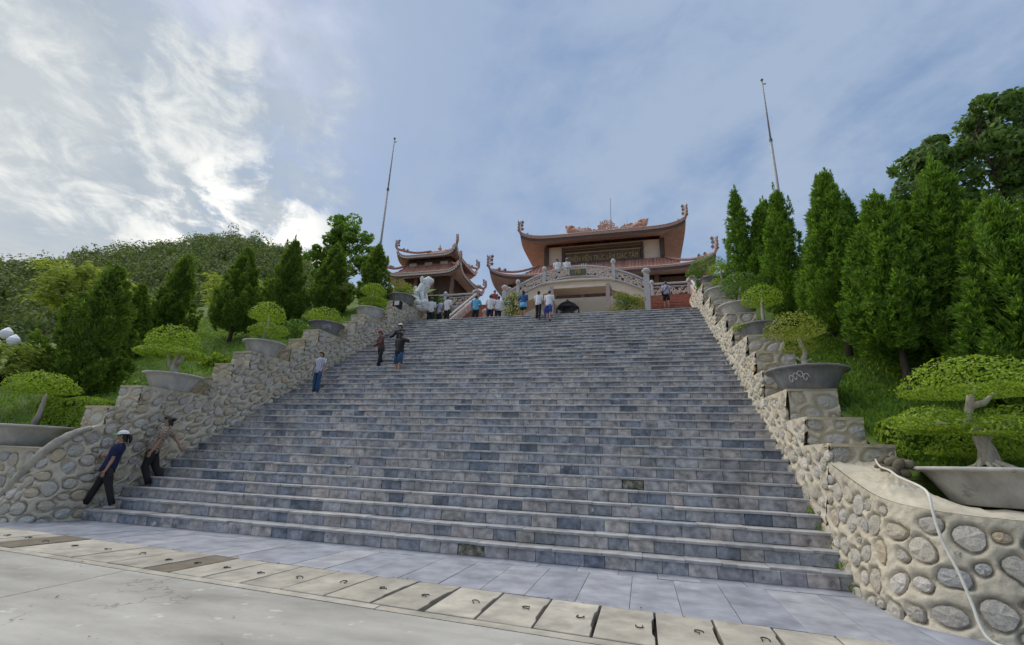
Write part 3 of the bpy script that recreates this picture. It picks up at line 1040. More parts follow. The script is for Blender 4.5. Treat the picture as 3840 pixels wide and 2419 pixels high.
def side_wall(left):
    if left:
        root = thing('rubble_wall', 'stepped rubble stone wall left of the stairs with a sloping curved end', 'wall', (-0.4, 0, 0), group='stone walls flanking the stairs')
        tops = [(0.0, .62, 2.38), (.62, 2.42, 2.95), (2.42, 3.05, 3.5), (3.05, 3.62, 4.03), (3.62, 5.2, 4.53), (5.2, 5.85, 5.05), (5.85, 6.5, 5.55), (6.5, 8.1, 6.08),
                (8.1, 8.7, 6.6), (8.7, 9.3, 7.1), (9.3, 11.0, 7.6), (11.0, 11.6, 8.2), (11.6, 12.1, 8.75), (12.1, 13.5, 9.27), (13.5, 15.4, 9.6)]
        xs0, bat, xb, sg = 0.0, -.06, -0.84, 1
    else:
        root = thing('rubble_wall', 'stepped rubble stone wall right of the stairs with a rounded front ledge', 'wall', (14.6, 0, 0), group='stone walls flanking the stairs')
        tops = [(.8, 1.7, 1.96), (1.7, 2.6, 2.47), (2.6, 4.1, 3.12), (4.1, 4.75, 3.8), (4.75, 5.5, 4.42), (5.5, 7.0, 5.06), (7.0, 7.9, 5.75), (7.9, 9.4, 6.48),
                (9.4, 10.0, 7.0), (10.0, 10.7, 7.55), (10.7, 12.1, 8.09), (12.1, 12.5, 8.75), (12.5, 13.9, 9.39), (13.9, 15.4, 9.7)]
        xs0, bat, xb, sg = W_, .17, 15.22, -1
    Wl = Wall(root)
    Wl.sign = 1 if left else -1

    def zt(y):
        for a, b, z in tops:
            if a <= y <= b:
                return z
        return tops[-1][2]

    def surf(U, V):                       # u = y, v = height above the stair line
        return np.stack([xs0 + bat * V, U, SL * U + V], -1)

    def inside(u, v, m):
        return v > m - .12 and all(v + m + .05 < zt(q) - SL * q for q in (u - m, u + m)) and tops[0][0] + m * .6 < u
    st = scatter(inside, tops[0][0], 15.2, -.05, 2.3, .048, .132 if left else .12, 42000, 5 if left else 6)
    if left:
        Wl.sign = -1
    else:
        Wl.sign = 1
    # orientation: the visible face looks towards the stairs
    nrm = np.cross([0, 1, SL], [bat, 0, 1])
    Wl.sign = 1 if (nrm[0] > 0) == left else -1
    for a, b, z in tops:
        Wl.face(surf, (a, b), lambda u, z=z: z - SL * u, .03, st, vmin=-.22)
    Wl.put(surf, st)
    keep = Wl.sign
    for i, (a, b, z) in enumerate(tops):
        z0 = tops[i - 1][2] if i else (1.95 if left else 1.66)
        xf = xs0 + bat * (z - SL * a)
        xl, xh = (xb, xf) if left else (xf, xb)
        sf = lambda U, V, a=a, z0=z0: np.stack([U, a - .012 + 0 * U, z0 + V], -1)
        hh = z - z0 - .045
        sz = scatter(lambda u, v, m: xl + m * .9 < u < xh - m * .9 and m * .8 < v < hh - m * .8, xl, xh, 0, hh, .05, .17, 500, 300 + i)
        Wl.sign = 1
        Wl.face(sf, (xl, xh), lambda u, hh=hh: hh, .03, sz)
        Wl.put(sf, sz)
    Wl.sign = keep
    # body of the wall behind the face, block by block, with a mortar cap on each step
    body, cap = MB(), MB()
    for i, (a, b, z) in enumerate(tops):
        hm = z - SL * (a + b) / 2
        xf0 = xs0 + bat * (-.3) - sg * .055
        xf1 = xs0 + bat * (z - SL * a) - sg * .055
        q = [(xb, -0.1 if i == 0 else SL * a - .9), (xf0, -0.1 if i == 0 else SL * a - .9), (xf1, z - .05), (xb, z - .05)]
        body.prism(q, a, b)
        ca, cb = a - .03, b + .012
        xe = xs0 + bat * (z - SL * a) + sg * .004
        xe2 = xs0 + bat * (z - SL * b) + sg * .004
        c = MB()
        c.add([(xb, ca, z - .05), (xe, ca, z - .05), (xe2, cb, z - .05), (xb, cb, z - .05), (xb, ca, z), (xe - sg * .02, ca + .01, z), (xe2 - sg * .02, cb, z), (xb, cb, z)],
              [(0, 3, 2, 1), (4, 5, 6, 7), (0, 1, 5, 4), (1, 2, 6, 5), (2, 3, 7, 6), (3, 0, 4, 7)])
        place(c.build('wall_cap', 'cap_stone'), root)
    place(body.build('wall_body', 'cap_stone'), root)
    # curved end
    if left:
        base = [(0.003, 0.0, -.05), (-.02, -.4, -.05), (-.14, -.74, -.05), (-.45, -.93, -.05), (-.9, -1.02, -.05), (-1.4, -1.02, -.05), (-1.85, -.96, -.05)]
        top = [(-.119, 0.0, 1.97), (-.2, -.32, 1.82), (-.30, -.58, 1.62), (-.52, -.72, 1.33), (-.88, -.76, .90), (-1.33, -.74, .40), (-1.8, -.72, .03)]
    else:
        base = [(14.056, .8, .25), (14.05, -.1, -.05), (14.05, -.8, -.05), (14.08, -1.22, -.05), (14.26, -1.55, -.05), (14.58, -1.74, -.05), (15.0, -1.86, -.05), (15.9, -1.95, -.05), (17.2, -2.0, -.05), (20, -2.0, -.05)]
        top = [(14.305, .8, 1.66), (14.30, -.1, 1.38), (14.28, -.7, 1.24), (14.33, -1.05, 1.18), (14.47, -1.34, 1.14), (14.73, -1.52, 1.11), (15.1, -1.64, 1.09), (15.95, -1.74, 1.07), (17.2, -1.79, 1.06), (20, -1.79, 1.06)]
    s2, Lm, hof, Ts = poly_surf(base, top)

    def inside2(u, v, m):
        return .4 * m < u < Lm - .02 and m * .5 < v and v + m * 1.15 < hof(u) - .06 and hof(u) > .3
    if left:
        st2 = scatter(inside2, 0, Lm, 0, 2.1, .06, .14, 12000, 21)
        du = .02
    else:
        st2 = scatter(inside2, 0, Lm, 0, 1.6, .05, .145, 20000, 43, gap=.045)
        du = .02
    e = np.array([[Lm * .4]])
    a0 = s2(e, e * 0 + .3)[0, 0]
    tu = s2(e + .01, e * 0 + .3)[0, 0] - a0
    tv = s2(e, e * 0 + .31)[0, 0] - a0
    nn = np.cross(tu, tv)
    Wl.sign = 1 if nn[1] < 0 else -1
    Wl.face(s2, (0, Lm), hof, du, st2)
    Wl.put(s2, st2)
    if left:
        r = MB()
        pts = [tuple(p) for p in Ts[18::6]]
        r.tube(pts, [.075 + .05 * min(1, i / 8) for i in range(len(pts))], 12, True, .8)
        r.v = [tuple(np.array(v) + RNG.normal(0, .006, 3)) for v in r.v]
        place(r.build('mortar_rail', 'mortar_grey', None, True), root)
        b = MB()          # fill behind the curved end
        b.strip([tuple(p) for p in Ts[::8]], [(min(p[0], -.3) - .12 if i < 8 else p[0], -.60 if p[1] < -.55 else p[1], p[2] - .02) for i, p in enumerate(Ts[::8])])
        place(b.build('end_fill', 'mortar'), root)
    else:
        # broad mortar ledge the big pot stands on
        A = [tuple(p + np.array([0, 0, .004])) for p in Ts[::3]]
        inner = []
        for i, p in enumerate(A):
            f = max(0.0, min(1.0, (p[0] - 14.28) / 1.1)) if p[1] < -.6 else 0.0
            inner.append((max(p[0], 15.24), .88, 1.74 * (1 - f) + 1.17 * f))
        n = 14
        L_ = MB()
        prev = A
        for j in range(1, n + 1):
            f = j / n
            cur = [tuple(np.array(a) * (1 - f) + np.array(b) * f + np.array([0, 0, RNG.normal(0, .011)])) for a, b in zip(A, inner)]
            L_.strip(prev, cur)
            prev = cur
        place(L_.build('ledge_top', 'mortar', None, True), root)
        place(MB().prism([(.50, .3), (.50, 1.38), (.60, 1.50), (.95, 1.64), (.95, .3)], 15.2, 42, axis='x').build('bed_edge', 'grass_soil'), root)
    Wl.finish(Vector((9, -3, 1)))
    return root


wall_l = side_wall(True)
wall_r = side_wall(False)

# low retaining wall under the left corner planting
rw = thing('retaining_wall', 'low rubble retaining wall under the corner planting beyond the curved wall end', 'wall', (-3, -.6, 0))
Wl = Wall(rw)
s3 = lambda U, V: np.stack([U, -.62 + V * .03, V - .05], -1)
st3 = scatter(lambda u, v, m: v + m < 1.36 and v > m * .4, -9, -.45, 0, 1.5, .07, .16, 9000, 77)
Wl.sign = 1
Wl.face(s3, (-9, -.4), lambda u: 1.47, .035, st3)
Wl.put(s3, st3)
Wl.finish(Vector((9, -3, 1)))
place(MB().box(-9, -.42, -.52, 1.1, -.1, 1.40).build('wall_body', 'mortar'), rw)
place(MB().box(-9, -.40, -.63, .9, 1.40, 1.43).build('ledge_top', 'mortar'), rw)

# ------------------------------------------------------------------ terrain
def grid_obj(name, fn, x0, x1, y0, y1, nx, ny, m):
    X, Y = np.meshgrid(np.linspace(x0, x1, nx), np.linspace(y0, y1, ny), indexing='ij')
    Z = fn(X, Y)
    idx = np.arange(nx * ny).reshape(nx, ny)
    F = np.stack([idx[:-1, :-1], idx[1:, :-1], idx[1:, 1:], idx[:-1, 1:]], -1).reshape(-1, 4)
    return tag(link(name, np_mesh(name, np.stack([X, Y, Z], -1).reshape(-1, 3), F, True), m), kind='structure')


def bumps(X, Y):
    return .05 * np.sin(X * 1.7 + 1.3 * np.sin(Y * .9)) + .04 * np.sin(Y * 2.3 + X * .6) + .03 * np.sin(X * 4.1) * np.sin(Y * 3.7)


def zL(X, Y):
    return np.minimum(1.30 + .6 * (np.maximum(Y, -.3) + .25), CT + .3) + bumps(X, Y) * np.clip((-.9 - X) / .5, 0, 1)


def zR(X, Y):
    return np.minimum(1.12 + .6 * (np.maximum(Y, .2) - .0), CT + .3) + bumps(X, Y) * np.clip((X - 15.3) / .5, 0, 1)


grid_obj('lawn_slope', zL, -18, -.82, -.5, 18.2, 110, 110, 'grass_soil')
grid_obj('lawn_slope', zR, 15.18, 42, .55, 18.2, 140, 100, 'grass_soil')


def zone_blades(fn, spots_n, xr, yr, hmin, hmax, seed, name, label):
    rg = np.random.default_rng(seed)
    X = rg.uniform(*xr, spots_n)
    Y = rg.uniform(*yr, spots_n)
    Z = fn(X, Y)
    n = spots_n
    h = rg.uniform(hmin, hmax, n)
    D = unit(np.stack([rg.normal(0, .45, n), rg.normal(0, .45, n) - .15, np.ones(n)], 1))
    C = np.stack([X, Y, Z], 1) + D * h[:, None] * .45
    V, F = leaf_quads(C, D, h, h * .22 + .008, rg)
    o = link(name, np_mesh(name, V, F), 'grass_blade')
    return tag(o, label, 'grass', kind='stuff')


zone_blades(zR, 26000, (15.3, 19.5), (.8, 8.5), .06, .16, 3, 'grass', 'green grass on the slope to the right of the wall')
zone_blades(zL, 36000, (-13, -.9), (.3, 13), .05, .14, 4, 'grass', 'green grass on the slope to the left of the wall')

# landing, court and their retaining faces
ld = MB()
ld.box(-1.2, 15.6, NST * G_ + .01, 20.2, PL - .5, PL)
tag(ld.build('landing', 'pink_granite'), kind='structure')
ct = MB()
ct.box(-60, 1.0, 20.4, 90, 5, CT).box(1.0, 3.1, 20.62, 90, 5, CT).box(3.1, 12.35, 20.0, 90, 5, CT).box(12.35, 14.7, 20.62, 90, 5, CT).box(14.7, 70, 20.4, 90, 5, CT)
tag(ct.build('temple_court', 'pink_granite'), kind='structure')
sb = MB()
sb.box(-60, -.84, 18.1, 20.4, 4, CT).box(-.84, .95, 15.5, 20.4, 6, PL + .6).box(14.8, 70, 18.1, 20.4, 4, CT)
tag(sb.build('court_bank', 'grass_soil'), kind='structure')

# wooded hill on the left
AZ = [(-70.6, 29.0, 24.0), (-68.8, 32.9, 25.1), (-66.5, 37.1, 28.2), (-64.1, 41.0, 31.0), (-59.9, 46.9, 35.0), (-57.4, 50.1, 36.8), (-54.8, 53.1, 37.4), (-51.8, 56.2, 37.0), (-49.6, 58.3, 36.2), (-46, 61.4, 34.8),
      (-38, 66, 30), (-28, 72, 24), (-15, 78, 18), (0, 81, 15)]
hA = [math.atan2(x - 11.46, y + 7.88) for x, y, z in AZ]
hZ = [z - 1.2 - max(0.0, .7 - .1 * i) for i, (x, y, z) in enumerate(AZ)]
hA = [-1.9] + [-1.5] + hA + [.3]
hZ = [20, 22] + hZ + [13]


def hill_z(X, Y):
    dx, dy = X - 11.46, Y + 7.88
    a = np.arctan2(dx, dy)
    d = np.hypot(dx, dy)
    top = np.interp(a, hA, hZ)
    f = np.clip((d - 30) / 60, 0, 1)
    f = f ** .85
    z = 1.0 + (top - 1.0) * f
    z = np.where(d > 90, top - (d - 90) * .35, z)
    return np.maximum(z, -1) + .6 * np.sin(X * .31) * np.sin(Y * .27 + 1)


nA, nD = 90, 60
aa = np.linspace(-1.75, -.02, nA)
dd = np.linspace(30, 150, nD)
A2, D2 = np.meshgrid(aa, dd, indexing='ij')
HX, HY = 11.46 + D2 * np.sin(A2), -7.88 + D2 * np.cos(A2)
HZ = hill_z(HX, HY)
idx = np.arange(nA * nD).reshape(nA, nD)
F = np.stack([idx[:-1, :-1], idx[1:, :-1], idx[1:, 1:], idx[:-1, 1:]], -1).reshape(-1, 4)
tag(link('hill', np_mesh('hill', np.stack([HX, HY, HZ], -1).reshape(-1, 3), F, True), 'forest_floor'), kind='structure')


def puff(c, r, rz, n, size, rg, up_bias=.35, jit=.5):
    """a clump of leaves on the upper shell of an ellipsoid"""
    d = unit(rg.normal(size=(n, 3)))
    d[:, 2] = np.abs(d[:, 2]) * (1 - up_bias) + d[:, 2] * up_bias
    d = unit(d)
    rad = rg.uniform(.72, 1.04, (n, 1))
    P = np.asarray(c) + d * rad * np.array([r, r, rz])
    D = unit(rg.normal(size=(n, 3)) + d * .35)
    nrm = unit(d + rg.normal(0, jit, (n, 3)))
    return leaf_quads(P, np.cross(nrm, D), size * rg.uniform(.7, 1.3, n), size * .62 * rg.uniform(.7, 1.3, n), rg, nrm)


def gather(parts):
    V, F, o = [], [], 0
    for v, f in parts:
        V.append(v)
        F.append(f + o)
        o += len(v)
    return np.concatenate(V), np.concatenate(F)


rg = np.random.default_rng(5)
parts = []
for i in range(1500):
    a = rg.uniform(-1.32, -.30)
    d = 38 + 53 * rg.uniform(0, 1) ** .72
    x, y = 11.46 + d * sin(a), -7.88 + d * cos(a)
    z = float(hill_z(np.array(x), np.array(y)))
    s = rg.uniform(.7, 1.35)
    r = 1.25 * s * (.75 + d / 220)
    parts.append(puff((x, y, z + r * 1.0), r, r * rg.uniform(.8, 1.35), 112, .145 + .0029 * d, rg, .35, .28))
    if rg.random() < .25:
        parts.append(puff((x + rg.normal(0, .5), y, z + r * 2.1), r * .55, r * .8, 50, .30, rg, .35, .28))
V, F = gather(parts)
tag(link('forest', np_mesh('forest', V, F), 'hill_leaf'), 'dark green forest covering the hill beyond the left trees', 'forest', kind='stuff')


# ------------------------------------------------------------------ trees
def juniper_crown(h, r, seed, base=.10, plumes=70, per=210, lean=(0, 0), L=.17, top_n=5):
    """flame-shaped crown built of upright plumes of needle sprays; origin at the foot of the trunk"""
    rg = np.random.default_rng(seed)
    C, D, S = [], [], []
    z0 = h * base
    ph = rg.uniform(0, 6.28, 3)
    for i in range(plumes):
        t = (i + rg.uniform(0, 1)) / plumes
        t = t ** 1.12
        az = i * 2.39996 + rg.uniform(-.4, .4)
        prof = (min(1.0, .55 + t * 2.6) * (1 - t) ** .78) * 1.16
        prof *= 1 + .22 * sin(2 * az + ph[0]) + .10 * sin(5 * t * 3 + az + ph[1])
        rr = r * prof
        ln = (.34 + .5 * (1 - t)) * (.55 + .16 * h * .35) * rg.uniform(.75, 1.25)
        if t > .9:
            ln *= .9
        rad = ln * .27 * rg.uniform(.8, 1.2)
        rr *= rg.uniform(.72, 1.12)
        st = np.array([cos(az) * rr * .80, sin(az) * rr * .80, z0 + (h - z0) * t * .9 - ln * .25])
        ax = np.array([cos(az) * (.55 - .35 * t), sin(az) * (.55 - .35 * t), 1.0])
        ax /= np.linalg.norm(ax)
        st[0] += lean[0] * t
        st[1] += lean[1] * t
        n = int(per * (.55 + .75 * (1 - t)))
        e1 = np.cross(ax, [.3, .8, .1])
        e1 /= np.linalg.norm(e1)
        e2 = np.cross(ax, e1)
        # tufts on the plume, each a little spray of needles
        nt_ = max(5, n // 9)
        q = rg.uniform(0, 1.04, nt_) ** .85
        wdt = np.sin(np.clip(q * .9 + .1, 0, 1) ** .8 * pi) * rad + .012
        th = rg.uniform(0, 6.28, nt_)
        w = wdt * np.sqrt(rg.uniform(.35, 1, nt_))
        off = e1 * (np.cos(th) * w)[:, None] + e2 * (np.sin(th) * w)[:, None]
        tc_ = st + ax * (q * ln)[:, None] + off
        td = unit(ax * 1.0 + unit(off) * .75 + rg.normal(0, .22, (nt_, 3)))
        k = 9
        sz = np.repeat(L * rg.uniform(.7, 1.25, nt_), k)
        bd = np.repeat(td, k, 0) + rg.normal(0, .38, (nt_ * k, 3))
        C.append(np.repeat(tc_, k, 0) + bd * sz[:, None] * .42 + rg.normal(0, .016, (nt_ * k, 3)))
        D.append(bd)
        S.append(sz)
    # leaders at the top
    for i in range(top_n):
        n = int(per * .6)
        off = rg.normal(0, r * .26, 3) * (0.3 if i == 0 else 1)
        st = np.array([off[0] + lean[0], off[1] + lean[1], h * (.80 + .03 * i / max(1, top_n)) - abs(off[0]) * 1.2])
        ln = h * (.215 if i == 0 else rg.uniform(.11, .18))
        q = rg.uniform(0, 1, n)
        w = (1 - q) ** .8 * .085 * (1 + .3 * h / 5) + .006
        th = rg.uniform(0, 6.28, n)
        o = np.stack([np.cos(th) * w, np.sin(th) * w, np.zeros(n)], 1)
        C.append(st + np.stack([np.zeros(n), np.zeros(n), q * ln], 1) + o)
        D.append(np.array([0, 0, 1.0]) + unit(o + 1e-6) * .6 + rg.normal(0, .2, (n, 3)))
        S.append(L * .85 * rg.uniform(.6, 1.2, n))
    # shaded interior sprays
    n = plumes * per // 5
    t = rg.uniform(0, .9, n)
    az = rg.uniform(0, 6.28, n)
    rr = r * np.minimum(1, .6 + t * 2.4) * (1 - t) ** .65 * np.sqrt(rg.uniform(0, .55, n))
    C.append(np.stack([np.cos(az) * rr + lean[0] * t, np.sin(az) * rr + lean[1] * t, z0 + (h - z0) * t], 1))
    D.append(np.stack([np.cos(az), np.sin(az), np.ones(n) * 1.2], 1) + rg.normal(0, .4, (n, 3)))
    S.append(L * 1.5 * rg.uniform(.8, 1.3, n))
    C, D, S = np.concatenate(C), np.concatenate(D), np.concatenate(S)
    return leaf_quads(C, D, S, S * .24, rg)


def juniper(x, y, z, h, r, seed, label, m='juniper', base=.1, plumes=70, per=210, lean=(0, 0), L=.17, trunk_r=.07):
    root = thing('juniper_tree', label, 'tree', (x, y, z - .05), group='junipers beside the stairs')
    V, F = juniper_crown(h, r, seed, base, plumes, per, lean, L)
    link('crown', np_mesh('crown', V, F), m, root)
    t = MB()
    t.tube([(0, 0, -.1), (.03, 0, h * .12), (-.02 + lean[0] * .3, .02, h * .4), (lean[0] * .8, lean[1] * .8, h * .82)], [trunk_r * 1.35, trunk_r, trunk_r * .7, .02], 8)
    t.build('trunk', 'bark_dark', root, True)
    return root


JR = [  # x, y, h, r, seed, base
    (15.8, 11.3, 5.5, .60, 1, .06, 'slim dark juniper at the top of the right wall, farthest of the right row'),
    (16.5, 11.2, 4.6, .55, 2, .06, 'short juniper between the two tall spires at the far end of the right row'),
    (16.25, 7.8, 5.3, .62, 3, .06, 'tall slim juniper in front of the right flagpole'),
    (16.9, 6.9, 4.5, .66, 14, .08, 'low juniper filling the gap left of the tallest pointed tree on the right'),
    (16.5, 5.05, 5.6, .78, 4, .17, 'pointed juniper with a bare dark trunk standing behind the second right pot'),
    (17.25, 5.4, 4.75, .58, 5, .14, 'narrow juniper just right of the pointed one with a bare trunk'),
    (16.75, 3.3, 4.85, .68, 6, .22, 'juniper on a clear dark trunk in the middle of the right slope'),
    (18.2, 3.3, 5.6, .98, 7, .10, 'broad tall juniper above the big right bonsai, below the broad leaved tree'),
    (18.15, 2.15, 4.6, .95, 8, .10, 'bulky light green juniper at the right edge of the photo'),
    (18.0, 4.7, 4.4, .72, 9, .1, 'juniper deep in the row between the broad tall one and the narrow one'),
    (19.6, 3.0, 4.7, 1.0, 15, .1, 'juniper at the far right, half hidden by the bulky one'),
    (17.9, 8.6, 4.9, .85, 16, .05, 'juniper in the back row between the flagpole one and the pointed one'),
    (18.4, 6.4, 4.7, .85, 17, .05, 'juniper in the back row showing between the pointed one and the narrow one'),
    (17.6, 3.9, 4.6, .72, 18, .08, 'juniper filling the row left of the broad tall one'),
    (17.2, 13.0, 4.8, .75, 19, .05, 'juniper in the back row beside the slim one at the top of the wall'),
]
for (x, y, h, r, sd, b, lb) in JR:
    near = y < 5.2
    juniper(x, y, float(zR(np.array(x), np.array(y))), h, r * 1.12, sd, lb, 'juniper', b, 98 if near else 66, 440 if near else 340, (random.uniform(-.15, .15), 0), .112 if near else .115)
JL = [
    (-5.3, 2.4, 4.75, 1.28, 31, .03, (.12, .1), 'big leaning juniper behind the leftmost potted trees'),
    (-9.0, 7.5, 4.8, .92, 32, .05, (.1, 0), 'juniper standing further back between the big leaning one and the bare trunked one'),
    (-5.5, 7.6, 4.7, 1.18, 33, .14, (.0, 0), 'juniper with a short bare trunk above the grass behind the round topped bonsai'),
    (-5.5, 10.2, 4.9, .90, 34, .05, (.05, 0), 'juniper with a thin twisted tip left of the broad leaved tree'),
    (-4.0, 11.6, 4.5, 1.2, 35, .05, (0, 0), 'wide dark juniper in front of the broad leaved tree on the left'),
    (-2.2, 12.8, 4.0, .78, 36, .05, (0, 0), 'dark juniper at the head of the left slope beside the bell tower'),
    (-8.6, 5.6, 3.4, .8, 37, .05, (.1, 0), 'low juniper showing between the leaning one and the one behind it'),
]
for (x, y, h, r, sd, b, ln, lb) in JL:
    juniper(x, y, float(zL(np.array(x), np.array(y))), h, r, sd, lb, 'juniper_deep', b, 88, 390, ln, .125)


def broad_tree(name, x, y, z, clumps, trunk_h, leaf, size, n, seed, label, bark='bark_dark', group=None, tr=.16, cat='tree'):
    """trunk with limbs reaching the clumps; clumps = (dx,dy,dz,r,rz)"""
    root = thing(name, label, cat, (x, y, z), group=group)
    rg = np.random.default_rng(seed)
    t = MB()
    t.tube([(0, 0, -.3), (.05, 0, trunk_h * .5), (0, .05, trunk_h)], [tr * 1.3, tr, tr * .8], 8)
    parts = []
    for (dx, dy, dz, r, rz) in clumps:
        mx = Vector((dx * .5, dy * .5, trunk_h + (dz - trunk_h) * .45))
        t.tube([(0, 0, trunk_h * .85), mx, (dx, dy, dz)], [tr * .55, tr * .35, .03], 6)
        k = max(3, int(7 * r))
        for j in range(k):
            c = np.array([dx, dy, dz]) + unit(rg.normal(size=(1, 3)))[0] * np.array([r, r, rz]) * rg.uniform(.45, .95)
            rr = r * rg.uniform(.30, .5)
            t.tube([(dx, dy, dz), tuple(c)], [.03, .012], 4)
            parts.append(puff(c, rr, rr * .8, int(n / k), size, rg, .7))
    V, F = gather(parts)
    link('crown', np_mesh('crown', V, F), leaf, root)
    t.build('trunk', bark, root, True)
    return root


zc = float(zR(np.array(25.5), np.array(14.0)))
broad_tree('broadleaf_tree', 27.0, 14.0, zc, [(-4.3, 0, 3.0, 1.35, 1.1), (-3.3, -.5, 4.6, 1.45, 1.15), (-2.0, .3, 5.9, 1.5, 1.2), (-.6, 0, 6.9, 1.6, 1.2), (1.2, 0, 7.3, 1.8, 1.4), (3.0, 0, 7.6, 1.9, 1.5), (-2.4, 0, 3.2, 1.5, 1.2), (-.8, -.5, 4.6, 1.6, 1.3),
                                             (1.4, .4, 4.9, 1.7, 1.3), (3.4, 0, 5.0, 1.8, 1.5), (-3.9, .6, 1.8, 1.3, 1.1)], 2.0, 'broad_leaf', .27, 1700, 51,
           'tall dark broad leaved tree with sky showing through, behind the right junipers', tr=.22)
zc = CT
broad_tree('broadleaf_tree', -9.6, 19.0, 11.0, [(-1.9, 0, 5.2, 1.0, .9), (-.6, 0, 7.2, 1.2, 1.1), (.8, .3, 6.9, 1.2, 1.0), (1.9, 0, 5.6, 1.2, 1.0), (-.3, 0, 5.4, 1.2, 1.0), (2.6, 0, 4.0, 1.1, 1.0), (-1.2, 0, 3.8, 1.1, 1.0), (.9, 0, 4.2, 1.1, .9)],
           2.6, 'bright_leaf', .27, 900, 52, 'rounded broad leaved tree rising behind the dark junipers on the left')


def feather_tree(x, y, z, h, r, n, seed, label, leaf='yellow_leaf', size=.16):
    """light airy crown of drooping feathery fronds"""
    root = thing('feathery_tree', label, 'tree', (x, y, z), group='pale green trees at the foot of the hill')
    rg = np.random.default_rng(seed)
    C, D = [], []
    t = MB()
    t.tube([(0, 0, -.3), (.1, 0, h * .45), (0, 0, h * .62)], [.12, .09, .05], 7)
    for i in range(n):
        az = rg.uniform(0, 6.28)
        el = rg.uniform(-.1, 1.0)
        st = np.array([cos(az) * r * rg.uniform(.2, .75), sin(az) * r * rg.uniform(.2, .75), h * .62 + (h * .3) * el])
        dirv = np.array([cos(az), sin(az), .75])
        m = 26
        q = np.linspace(0, 1, m)
        ln = r * rg.uniform(.45, .8)
        P = st + np.outer(q * ln, dirv) + np.stack([0 * q, 0 * q, -q ** 2 * ln * .75], 1)
        P += rg.normal(0, .05, P.shape)
        C.append(P)
        dd = np.stack([np.full(m, dirv[0]), np.full(m, dirv[1]), .6 - 1.3 * q], 1)
        side = np.stack([-np.full(m, dirv[1]), np.full(m, dirv[0]), np.zeros(m)], 1) * np.where(np.arange(m) % 2, 1, -1)[:, None]
        D.append(dd + side * .9 + rg.normal(0, .25, (m, 3)))
        if i % 6 == 0:
            t.tube([(0, 0, h * .5), tuple((st + np.array([0, 0, h * .45])) / 2 + np.array([0, 0, 0])), tuple(st)], [.05, .03, .012], 5)
    C, D = np.concatenate(C), np.concatenate(D)
    V, F = leaf_quads(C, D, size * rg.uniform(.7, 1.4, len(C)), size * .3, rg)
    link('crown', np_mesh('crown', V, F), leaf, root)
    t.build('trunk', 'bark_dark', root, True)


feather_tree(-9.3, 4.0, 3.6, 4.8, 1.15, 230, 61, 'pale feathery tree with a wide crown behind the big leaning juniper', size=.2)
feather_tree(-10.2, 8.0, 4.8, 3.7, 1.2, 110, 62, 'small pale feathery tree between the leaning juniper and the next one', size=.16)
feather_tree(-6.1, .9, 1.6, 2.75, .8, 120, 63, 'small yellow green feathery tree beside the white street lamp', size=.14)
feather_tree(-13.5, 14.5, 6.8, 5.8, 1.6, 120, 64, 'yellow green feathery tree behind the junipers in mid slope', size=.2)
for k, (x, y, z, r, rz, lf, lb) in enumerate([
    (-8.0, 4.6, 3.8, 1.0, 1.2, 'bright_leaf', 'grey green bush between the leaning juniper and the bonsai'),
    (-2.9, 5.0, 4.3, .55, .55, 'bonsai_leaf', 'light green bush on the grass behind the round topped bonsai'),
    (-2.6, 8.3, 6.5, .8, .75, 'bright_leaf', 'green bush on the slope left of the low wide bonsai'),
    (-2.5, 2.4, 2.9, .7, .55, 'bright_leaf', 'soft green bush on the grass behind the forked bonsai'),
    (-11.0, 1.5, 2.0, 1.8, 1.9, 'hill_leaf', 'dark bush behind the white street lamp'),
    (-3.4, 12.0, 9.6, .75, .8, 'yellow_leaf', 'yellow green bush squeezed between two dark junipers'),
]):
    root = thing('garden_bush', lb, 'bush', (x, y, z), group='bushes on the left slope')
    rg = np.random.default_rng(90 + k)
    parts = []
    for j in range(9):
        d = unit(rg.normal(size=(1, 3)))[0] * np.array([r, r, rz]) * .55
        parts.append(puff(d, r * .55, rz * .5, 170, .13, rg, .8))
    V, F = gather(parts)
    link('foliage', np_mesh('foliage', V, F), lf, root)
    MB().tube([(0, 0, -rz * 1.1), (.05, 0, 0)], [.04, .02], 6).build('stem', 'bark_dark', root)

# ------------------------------------------------------------------ pots and bonsai
RELIEFS = {}


